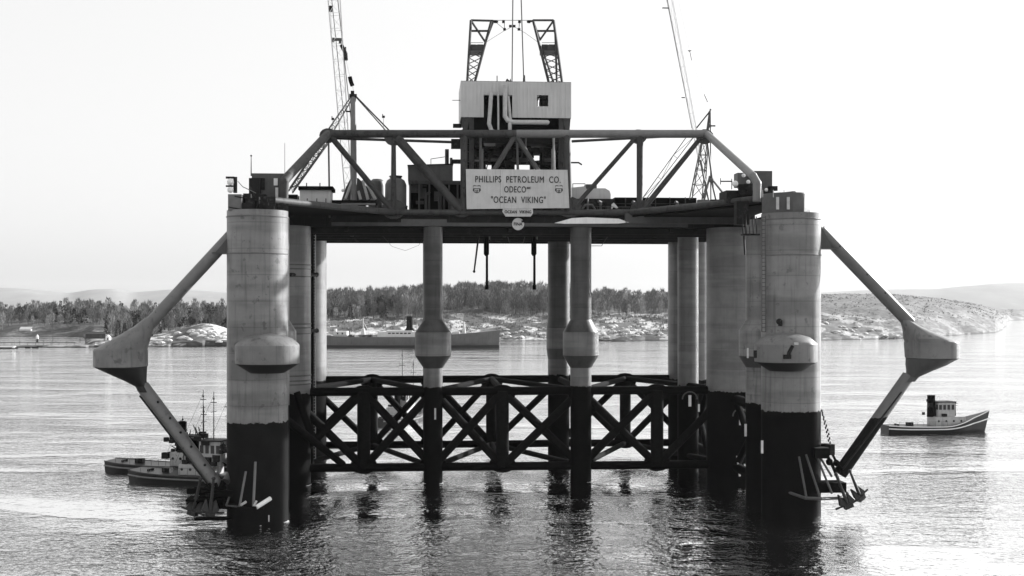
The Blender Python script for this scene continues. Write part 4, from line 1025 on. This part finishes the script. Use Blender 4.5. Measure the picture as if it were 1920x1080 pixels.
fs = [(j*(NX+1)+i, j*(NX+1)+i+1, (j+1)*(NX+1)+i+1, (j+1)*(NX+1)+i) for j in range(NY) for i in range(NX)]
def land_mat():
    m = bpy.data.materials.new('snowy_rock_ground'); m.use_nodes = True; t = m.node_tree; N = t.nodes; L = t.links; b = N['Principled BSDF']
    g_ = N.new('ShaderNodeNewGeometry'); sep = N.new('ShaderNodeSeparateXYZ'); L.new(g_.outputs['Position'], sep.inputs[0])
    mp = N.new('ShaderNodeMapping'); mp.inputs['Scale'].default_value = (1, .45, 2.6); L.new(g_.outputs['Position'], mp.inputs[0])
    def ns(s, d, r=.62):
        n = N.new('ShaderNodeTexNoise'); n.inputs['Scale'].default_value = s; n.inputs['Detail'].default_value = d; n.inputs['Roughness'].default_value = r; L.new(mp.outputs[0], n.inputs['Vector']); return n.outputs[0]
    def mr(v, a, c, x=0., y=1.):
        n = N.new('ShaderNodeMapRange'); n.inputs[1].default_value = a; n.inputs[2].default_value = c; n.inputs[3].default_value = x; n.inputs[4].default_value = y; L.new(v, n.inputs[0]); return n.outputs[0]
    def mt(op, a, c):
        n = N.new('ShaderNodeMath'); n.operation = op
        for i, v in enumerate((a, c)):
            if isinstance(v, (int, float)): n.inputs[i].default_value = v
            else: L.new(v, n.inputs[i])
        return n.outputs[0]
    patch = mr(ns(.055, 6), .49, .56)
    hi = mr(sep.outputs[2], 15, 21, 1, .12)                # snow and bare rock lie on the lower open slope
    fac = mt('MULTIPLY', mt('MULTIPLY', patch, hi), mt('MULTIPLY', mr(sep.outputs[0], 190, 330, 1, .3), mr(sep.outputs[0], -330, -262, .3, 1)))
    snow = mr(ns(.5, 4), .3, .7, .15, .6); scrub = mt('MULTIPLY', mr(ns(.25, 5), .35, .65, .02, .07), mr(sep.outputs[0], 100, 350, 1, 1.9))
    mx = N.new('ShaderNodeMix'); mx.data_type = 'FLOAT'; L.new(fac, mx.inputs[0]); L.new(scrub, mx.inputs[2]); L.new(snow, mx.inputs[3])
    wet = mr(sep.outputs[2], .5, 1.3, .25, 1); v = mt('MULTIPLY', mx.outputs[0], wet)
    cc = N.new('ShaderNodeCombineColor')
    for i in range(3): L.new(v, cc.inputs[i])
    L.new(cc.outputs[0], b.inputs['Base Color']); b.inputs['Roughness'].default_value = .9
    return m
b = MB(); b.add(vs, fs, False); tag(b.build('hills', land_mat()), kind='structure')
# far ridges
RID = [(-400, 545), (0, 538), (60, 541), (130, 547), (170, 541), (215, 540), (250, 547), (330, 541), (430, 548), (620, 542), (700, 546), (800, 546), (1240, 552), (1500, 548), (1640, 542), (1760, 540), (1860, 531), (1920, 529), (2300, 524)]
vs = []; nx = 200; ny = 14
for j in range(ny+1):
    for i in range(nx+1):
        px = -400+i*13.5; D = 3000+j*120.0; k = math.sin(math.pi*j/ny)
        z = (YH-lerp_tab(RID, px)+1.2*fbm(px, 0, 4, .012))/F*3900+H
        x = (px-960)/F*D
        vs.append((x, D, z*k-3+4*fbm(x, D, 3, .004)*k))
fs = [(j*(nx+1)+i, j*(nx+1)+i+1, (j+1)*(nx+1)+i+1, (j+1)*(nx+1)+i) for j in range(ny) for i in range(nx)]
b = MB(); b.add(vs, fs, True); tag(b.build('far_hills', mat('far_hill_hazed', .25, .9, .15, .012, (1, .4, 1), g2=.3, patch=(.6, .7))), kind='structure')  # lighter base colour carries the fade of distant haze
# ------------------------------------------------------------------ trees
M['twig'] = mat('bare_twigs', .12, .9, .4, .2)
M['twig_mid'] = mat('scrub_twigs', .17, .9, .4, .2)
M['twig_pale'] = mat('pale_birch_twigs', .26, .9, .3, .2)
M['fir'] = mat('dark_fir_needles', .03, .9, .4, .2)
M['bark'] = mat('tree_bark', .09, .9, .3, .5)
M['bark_pale'] = mat('birch_bark', .4, .9, .2, .5)
def tri(b, c, d, w_):
    d = Vector(d); s_ = d.orthogonal().normalized()*w_
    a = rnd.uniform(0, 6.28); s_ = Matrix.Rotation(a, 3, d.normalized()) @ s_
    b.add([Vector(c)-s_, Vector(c)+s_, Vector(c)+d], [(0, 1, 2)])
def crown_bare(h, r, n):
    b = MB()
    for i in range(n):
        z = h*(.25+.75*rnd.random()**.8); k = math.sin(math.pi*min(1, max(.05, (z/h-.2)/.85)))**.6
        a = rnd.uniform(0, 6.28); q = r*k*math.sqrt(rnd.random())
        c = (q*math.cos(a), q*math.sin(a), z*.93)
        tri(b, c, (math.cos(a)*rnd.uniform(.1, 1.2), math.sin(a)*rnd.uniform(.1, 1.2), rnd.uniform(.9, 2.6)), rnd.uniform(.06, .22))
    return b
def crown_fir(h, r, n):
    b = MB()
    for i in range(n):
        t = rnd.random()**.7; z = h*(.12+.88*(1-t)); q = r*(t*.9+.1)*rnd.uniform(.3, 1); a = rnd.uniform(0, 6.28)
        c = (q*math.cos(a), q*math.sin(a), z)
        tri(b, c, (math.cos(a)*1.1, math.sin(a)*1.1, rnd.uniform(-.7, .5)), rnd.uniform(.25, .55))
    return b
def crown_round(h, r, n):
    b = MB(); cl = [(rnd.uniform(-r, r)*.6, rnd.uniform(-r, r)*.6, h*rnd.uniform(.45, .9)) for _ in range(7)]
    for i in range(n):
        c0 = rnd.choice(cl); d = Vector((rnd.gauss(0, 1), rnd.gauss(0, 1), rnd.gauss(0, 1))).normalized()*r*.5*rnd.random()**.4
        tri(b, (c0[0]+d.x, c0[1]+d.y, c0[2]+d.z*.8), (rnd.uniform(-.8, .8), rnd.uniform(-.8, .8), rnd.uniform(-.2, .9)), rnd.uniform(.25, .5))
    return b
def trunk(h, r):
    b = MB().tube((0, 0, -1.5), (0, 0, h*.8), r, r*.3, 5, False)
    for i in range(5):
        a = rnd.uniform(0, 6.28); z = h*rnd.uniform(.3, .65); b.tube((0, 0, z), (math.cos(a)*1.6, math.sin(a)*1.6, z+h*.22), r*.4, r*.12, 4, False)
    return b
KIND = {}
def proto(key, nm, mk, h, r, n, mc, mt_):
    out = []
    for i in range(3):
        t = empty(nm, (0, -500, 0)); mk(h, r, n).build('crown', M[mc], t); trunk(h, .2).build('trunk', M[mt_], t); out.append(t)
    KIND[key] = out
proto('bare', 'bare_tree', crown_bare, 14, 2.7, 240, 'twig', 'bark')
proto('birch', 'birch_tree', crown_bare, 12, 2.4, 170, 'twig_pale', 'bark_pale')
proto('fir', 'fir_tree', crown_fir, 13, 2.7, 300, 'fir', 'bark')
proto('pine', 'pine_tree', crown_round, 12, 3.2, 260, 'fir', 'bark')
LAB = {'bare': ('bare grey leafless tree in the wood along the far shore', 'bare leafless trees on the far shore'),
       'birch': ('pale leafless birch in the wood along the far shore', 'pale birches on the far shore'),
       'fir': ('dark pointed fir in the wood along the far shore', 'dark firs on the far shore'),
       'pine': ('dark round-topped pine in the wood along the far shore', 'round-topped pines on the far shore')}
spots = []
tr = random.Random(99)
tries = 0
while len(spots) < 2450 and tries < 60000:
    tries += 1
    px = tr.uniform(-120, 1430)
    if 430 < px < 575 and tr.random() < .7: continue
    s0 = lerp_tab(SHORE, px)
    if px < 440: s = 40+tr.random()**1.0*400;
    else: s = 130+tr.random()**1.2*330
    D = s0+s; z = ground(px, D)
    if z < 1.2: continue
    x = (px-960)/F*D
    if px < 440:
        if px > 300 and s < 190 and tr.random() < .85: continue
        if s < 60 and tr.random() < .5: continue
        if px < 200 and D < 1010: continue
    dens = fbm(x, D, 2, .012)
    if dens < -.25 and tr.random() < .6: continue
    if px > 1050 and tr.random() < (.35 if px < 1250 else .6): continue
    if px < 440: kd = tr.choices(('bare', 'birch', 'fir', 'pine'), (5, 2.6, .8, 3.4 if dens > 0 else 1.8))[0]
    elif px < 760: kd = tr.choices(('bare', 'birch', 'fir', 'pine'), (6, 2.4, .8, 1.4))[0]
    else: kd = tr.choices(('bare', 'birch', 'fir'), (7, 3.2, .1))[0]
    hs = (.62+.75*tr.random()**1.3)*(1.0 if px < 440 else (1.15 if px > 780 else 1.15))
    if px > 1080: hs *= .85
    if px < 440: hs *= .95
    spots.append((D-z*2, px, D, z, x, kd, hs, tr.uniform(0, 6.28), tr.randrange(3)))
spots.sort()
used = set(); count = {'bare': 0, 'birch': 0, 'fir': 0, 'pine': 0}; LIM = 300
rest = {'bare': MB(), 'birch': MB(), 'fir': MB(), 'pine': MB()}
for (_, px, D, z, x, kd, hs, rz, vi) in spots:
    src = KIND[kd][vi]
    if count[kd] < 95 and -10 < px:
        count[kd] += 1
        if (kd, vi) in used: t = copy_tree(src)
        else: t = src; used.add((kd, vi))
        t.location = (x, D, z-.3); t.rotation_euler = (0, 0, rz); t.scale = (hs*tr.uniform(.85, 1.2), hs*tr.uniform(.85, 1.2), hs)
        tag(t, LAB[kd][0], 'tree', LAB[kd][1])
    else:
        b = rest[kd]; ca, sa = math.cos(rz)*hs, math.sin(rz)*hs
        for ch in src.children:
            if ch.name.startswith('trunk') and kd not in ('birch', 'bare'): continue
            me = ch.data; vv = [(x+v.co.x*ca-v.co.y*sa, D+v.co.x*sa+v.co.y*ca, z-.3+v.co.z*hs) for v in me.vertices]
            b.add(vv, [tuple(p.vertices) for p in me.polygons], False)
for k, mm in (('bare', 'twig'), ('birch', 'twig_pale'), ('fir', 'fir'), ('pine', 'fir')):
    o = rest[k].build('forest', M[mm]); tag(o, kind='stuff', cat='forest', label={'bare': 'dense grey leafless wood covering the far shore', 'birch': 'pale birch wood mixed into the far forest', 'fir': 'dark pointed firs massed deep in the far forest', 'pine': 'dark pines massed deep in the far forest'}[k])
# scrub on the right hill and on the open slope
b = MB(); sr = random.Random(4)
for i in range(9500):
    if i < 7800: px = sr.uniform(1240, 1900); s = 60+sr.random()**1.0*900
    else: px = sr.uniform(430, 1260); s = 12+sr.random()*150
    D = lerp_tab(SHORE, px)+s; z = ground(px, D)
    if z < 1.5: continue
    x = (px-960)/F*D
    if fbm(x, D, 3, .02) < -.25: continue
    h = sr.uniform(.5, 1.7) if i < 7800 else sr.uniform(.8, 2.6)
    for k in range(7):
        a = sr.uniform(0, 6.28); q = sr.random()*h*.8
        tri(b, (x+q*math.cos(a), D+q*math.sin(a), z-.2), (sr.uniform(-.6, .6), sr.uniform(-.6, .6), h*sr.uniform(.5, 1)), h*.16)
tag(b.build('scrub', M['twig_mid']), 'low leafless scrub scattered over the rocky slopes of the far shore', 'scrub', kind='stuff')
# ------------------------------------------------------------------ left shore details
def th_w(name, loc, lab, cat, group=None, rz=0): t = empty(name, loc, rz); tag(t, lab, cat, group); return t
def at(px, py, D): return Vector(((px-960)/F*D, D, H+(YH-py)/F*D))
p = at(182, 634, 775); t = th_w('boathouse', p, 'low black boathouse on the snowy spit left of the left float', 'boathouse')
MB().box((0, 0, 1.2), (12.5, 6, 2.9)).build('wall', M['wood'], t)
MB().prism([(-6.6, -3.3, 2.66), (6.6, -3.3, 2.66), (5.6, 0, 4.0), (-5.6, 0, 4.0)], (0, .12, .05)).prism([(-6.6, 3.3, 2.66), (6.6, 3.3, 2.66), (5.6, 0, 4.0), (-5.6, 0, 4.0)], (0, -.12, .05)).build('roof', M['wood'], t)
MB().box((3.2, -3.05, 1.0), (1.5, .1, 2.0)).build('door', M['grey'], t)
p = at(203, 637, 770); t = th_w('shed', p, 'small white gabled shed beside the black boathouse', 'shed')
MB().box((0, 0, .7), (2.6, 2.6, 1.9)).build('wall', M['white'], t); MB().prism([(-1.4, -1.4, 1.66), (1.4, -1.4, 1.66), (0, -1.4, 2.9)], (0, 2.8, 0)).build('roof', M['white'], t); MB().box((0, -1.32, .5), (.7, .05, 1.3)).build('door', M['dark'], t)
p = at(50, 628, 1005); t = th_w('boathouse', p, 'whitish boathouse on the far bank of the inlet at far left', 'boathouse')
MB().box((0, 0, 2), (9, 6, 5)).build('wall', M['sign'], t); MB().prism([(-4.8, -3.3, 4.52), (4.8, -3.3, 4.52), (4.8, 0, 6.5), (-4.8, 0, 6.5)], (0, .1, .1)).build('roof', M['white'], t); MB().box((-1, -3.03, 1.2), (2, .06, 2.6)).build('door', M['dark'], t)
p = at(22, 630, 1003); t = th_w('quay', p, 'dark low quay on the far bank of the inlet at far left', 'quay')
MB().box((6, 0, .1), (40, 3, 1.6)).build('wall', M['wood'], t); MB().box((6, 0, 1.0), (40.4, 3.2, .2)).build('coping', M['midgrey'], t)
p = at(50, 645, 790); t = th_w('jetty', p, 'long thin dark jetty on posts at the far left shore', 'jetty')
MB().box((-2, 0, 1.0), (66, 2.2, .35)).build('deck', M['wood'], t)
b = MB()
for i in range(14): b.tube((-34+i*5, -1.0, -2), (-34+i*5, -1.0, 2.2 if i % 3 == 0 else 1.2), .16, .16, 6)
b.build('piles', M['wood'], t)
b = MB(); b.tube((-34, -1.0, 2.1), (30, -1.0, 2.1), .05, .05, 4); b.build('handrail', M['wood'], t)
for px, py, D, L_, lab, mm in ((12, 655, 722, 13, 'low dark barge with snow on its deck moored at the far left edge', 'wood'), (52, 653.5, 728, 3.0, 'tiny dark rowing boat nearer the far left jetty', 'dark'), (66, 653, 728, 3.6, 'tiny dark rowing boat farther from the left jetty end', 'dark')):
    t = th_w('rowing_boat' if L_ < 10 else 'barge', wpt(px, 0, D), lab, 'boat' if L_ < 10 else 'barge')
    rg = hull(L_, L_*.34, .3, lambda q: .75+.3*(2*q-1)**2, n=10); MB().rings(rg).build('hull', M[mm], t)
    MB().box((0, 0, .9), (L_*.5, L_*.2, .3) if L_ < 10 else (10, 3, .9)).build('thwart' if L_ < 10 else 'snow_cover', M['wood'] if L_ < 10 else M['white'], t)
p = at(70, 641, 792); t = th_w('harbour_light', (p.x, p.y, 1.2), 'small white lantern on a dark post at the end of the left jetty', 'beacon')
MB().lathe((0, 0, 0), [(.9, 0), (.45, 2.2), (.5, 2.6)], 10).build('post', M['dark'], t); MB().lathe((0, 0, 2.6), [(.9, 0), (.9, 1.5), (.5, 2.1), (.1, 2.8)], 10).build('lantern', M['white'], t)
for px, y0, y1 in ((99, 585, 643), (150, 600, 640), (27, 640, 655)):
    a = at(px, y1, 770); c = at(px, y0, 770)
    t = th_w('pole', a, {99: 'thin tall pole standing on the left spit by the jetty', 150: 'thin shorter pole standing just left of the black boathouse', 27: 'short dark post at the near edge of the far left jetty'}[px], 'pole')
    MB().tube((0, 0, -1), (0, 0, c.z-a.z), .14, .1, 6).build('shaft', M['grey'], t); MB().ball((0, 0, c.z-a.z), .2, 6).build('cap', M['grey'], t)
# boulders along the shore, each one a thing
bm_ = []
for k in range(4):
    b = MB(); q = random.Random(k+50)
    prof = [(.2, -.5), (1.0, -.3), (1.15, .2), (.8, .65), (.25, .85)]
    b.lathe((0, 0, 0), prof, 9); b.v = [(x*(1+.28*mn.noise(Vector((x*1.3+k*5, y*1.3, z)))), y*(1+.28*mn.noise(Vector((x, y+k*9, z*2)))), z*(1+.3*mn.noise(Vector((x*2, y*2+k, z))))) for x, y, z in b.v]
    b.sm = [False]*len(b.f)
    me = b.build('boulder', M['white'] if k % 2 else M['midgrey']); bm_.append(me)
M['rock'] = mat('pale_rock', .45, .9, .35, .8, g2=.12)
for o in bm_: o.data.materials.clear(); o.data.materials.append(M['rock'])
br = random.Random(17); first = [True]*4
for i in range(120):
    px = br.choice((br.uniform(200, 425), br.uniform(290, 425), br.uniform(935, 1240), br.uniform(1110, 1245), br.uniform(1545, 1680)))
    D = lerp_tab(SHORE, px)+br.uniform(6, 55); z = ground(px, D)
    if z < .4: continue
    k = br.randrange(4)
    o = bm_[k] if first[k] else bm_[k].copy()
    if not first[k]: C.collection.objects.link(o)
    first[k] = False
    s_ = br.uniform(.8, 2.6); o.location = ((px-960)/F*D, D, z); o.scale = (s_*br.uniform(1, 1.7), s_, s_*.8); o.rotation_euler = (0, 0, br.uniform(0, 6))
    tag(o, 'pale boulder on the rocky far shore', 'boulder', 'pale boulders along the far shore')
# ------------------------------------------------------------------ water
def water_mat():
    m = bpy.data.materials.new('fjord_water'); m.use_nodes = True; t = m.node_tree; N = t.nodes; L = t.links; b = N['Principled BSDF']
    g_ = N.new('ShaderNodeNewGeometry')
    def mp(sx, sy, rot=0):
        n = N.new('ShaderNodeMapping'); n.inputs['Scale'].default_value = (sx, sy, 1); n.inputs['Rotation'].default_value = (0, 0, rot); L.new(g_.outputs['Position'], n.inputs[0]); return n.outputs[0]
    def ns(vec, s, d, r=.55, dist=0.):
        n = N.new('ShaderNodeTexNoise'); n.inputs['Scale'].default_value = s; n.inputs['Detail'].default_value = d; n.inputs['Roughness'].default_value = r; n.inputs['Distortion'].default_value = dist; L.new(vec, n.inputs['Vector']); return n.outputs[0]
    def mt(op, a, c):
        n = N.new('ShaderNodeMath'); n.operation = op
        for i, v in enumerate((a, c)):
            if isinstance(v, (int, float)): n.inputs[i].default_value = v
            else: L.new(v, n.inputs[i])
        return n.outputs[0]
    def mr(v, a, c, x=0., y=1.):
        n = N.new('ShaderNodeMapRange'); n.inputs[1].default_value = a; n.inputs[2].default_value = c; n.inputs[3].default_value = x; n.inputs[4].default_value = y; L.new(v, n.inputs[0]); return n.outputs[0]
    sp = N.new('ShaderNodeSeparateXYZ'); L.new(g_.outputs['Position'], sp.inputs[0])
    lee = mr(mt('ADD', sp.outputs[1], mt('MULTIPLY', ns(mp(1, 1), .05, 2), 16)), 138, 149, 1.15, .5)
    n1 = ns(mp(1, 1.0, .2), 1.1, 3, .5, .3); n2 = ns(mp(1, 1.4, -.15), .28, 3, .5, .5)
    gust = mr(ns(mp(.35, 1, .1), .045, 3, .55, .8), .37, .63, .2, 1.15)
    lee2 = mt('MAXIMUM', lee, mt('MAXIMUM', mr(sp.outputs[0], 38, 50, .5, .8), mr(sp.outputs[0], -48, -36, .9, .5)))
    hgt0 = mt('ADD', mt('MULTIPLY', mt('MULTIPLY', n1, gust), .8), mt('MULTIPLY', mt('MULTIPLY', n2, gust), 1.3)); hgt = mt('MULTIPLY', hgt0, lee2)
    bp = N.new('ShaderNodeBump'); bp.inputs['Strength'].default_value = 1.0; bp.inputs['Distance'].default_value = .52; L.new(hgt, bp.inputs['Height'])
    # reflection that rises with the viewing angle over dark water
    fr = N.new('ShaderNodeFresnel'); fr.inputs['IOR'].default_value = 1.33; L.new(bp.outputs[0], fr.inputs['Normal'])
    fc = mr(fr.outputs[0], .03, .25, .08, .98)
    gl = N.new('ShaderNodeBsdfGlossy'); gl.inputs['Color'].default_value = (1, 1, 1, 1); gl.inputs['Roughness'].default_value = .06; L.new(bp.outputs[0], gl.inputs['Normal'])
    df = N.new('ShaderNodeBsdfDiffuse'); df.inputs['Color'].default_value = (.02, .02, .02, 1)
    ms = N.new('ShaderNodeMixShader'); L.new(fc, ms.inputs[0]); L.new(df.outputs[0], ms.inputs[1]); L.new(gl.outputs[0], ms.inputs[2])
    out = [n for n in N if n.type == 'OUTPUT_MATERIAL'][0]; L.new(ms.outputs[0], out.inputs['Surface']); N.remove(b)
    return m
b = MB(); b.add([(-7000, -400, 0), (7000, -400, 0), (7000, 9500, 0), (-7000, 9500, 0)], [(0, 1, 2, 3)])
tag(b.build('water', water_mat()), kind='structure')
# foam where the near legs cut the water
b = MB(); fr = random.Random(2)
for (u, v, r, a0, a1, n) in ((-32.64, 0, 3.64, -80, -76, 3), (-32.64, 0, 3.64, -25, -5, 9), (muL, 30, 1.4, -50, 0, 14), (muL, 30, 1.4, -180, -140, 12), (muR, 30, 1.56, -60, -20, 8), (-32.64, 30, 3.64, -30, 0, 20)):
    for i in range(n):
        t = math.radians(fr.uniform(a0, a1)); rr_ = r+.02+fr.random()**2*.1; q = W((u+math.cos(t)*rr_, v+math.sin(t)*rr_, .02))
        b.ball((q.x, q.y, .0), fr.uniform(.03, .07), 6, (fr.uniform(1, 2), 1, .4))
tag(b.build('foam', mat('foam', .8, .9, .1)), 'white foam where the rig legs cut the water', 'foam', kind='stuff')
# ------------------------------------------------------------------ haze
hz = MB().span((-7300, -700, -4), (7300, 9900, 190)).build('haze', [])
hm = bpy.data.materials.new('haze'); hm.use_nodes = True; t = hm.node_tree
for n in list(t.nodes):
    if n.type == 'BSDF_PRINCIPLED': t.nodes.remove(n)
pv = t.nodes.new('ShaderNodeVolumePrincipled'); pv.inputs['Density'].default_value = .00002; pv.inputs['Color'].default_value = (.97, .97, .97, 1); pv.inputs['Anisotropy'].default_value = .2
on = [n for n in t.nodes if n.type == 'OUTPUT_MATERIAL'][0]; t.links.new(pv.outputs[0], on.inputs['Volume'])
hz.data.materials.append(hm); tag(hz, 'thin pale haze over the water', 'haze', kind='stuff')
# leftovers: unused prototypes
for k, lst in KIND.items():
    for vi, t_ in enumerate(lst):
        if (k, vi) not in used:
            for ch in list(t_.children): bpy.data.objects.remove(ch)
            bpy.data.objects.remove(t_)
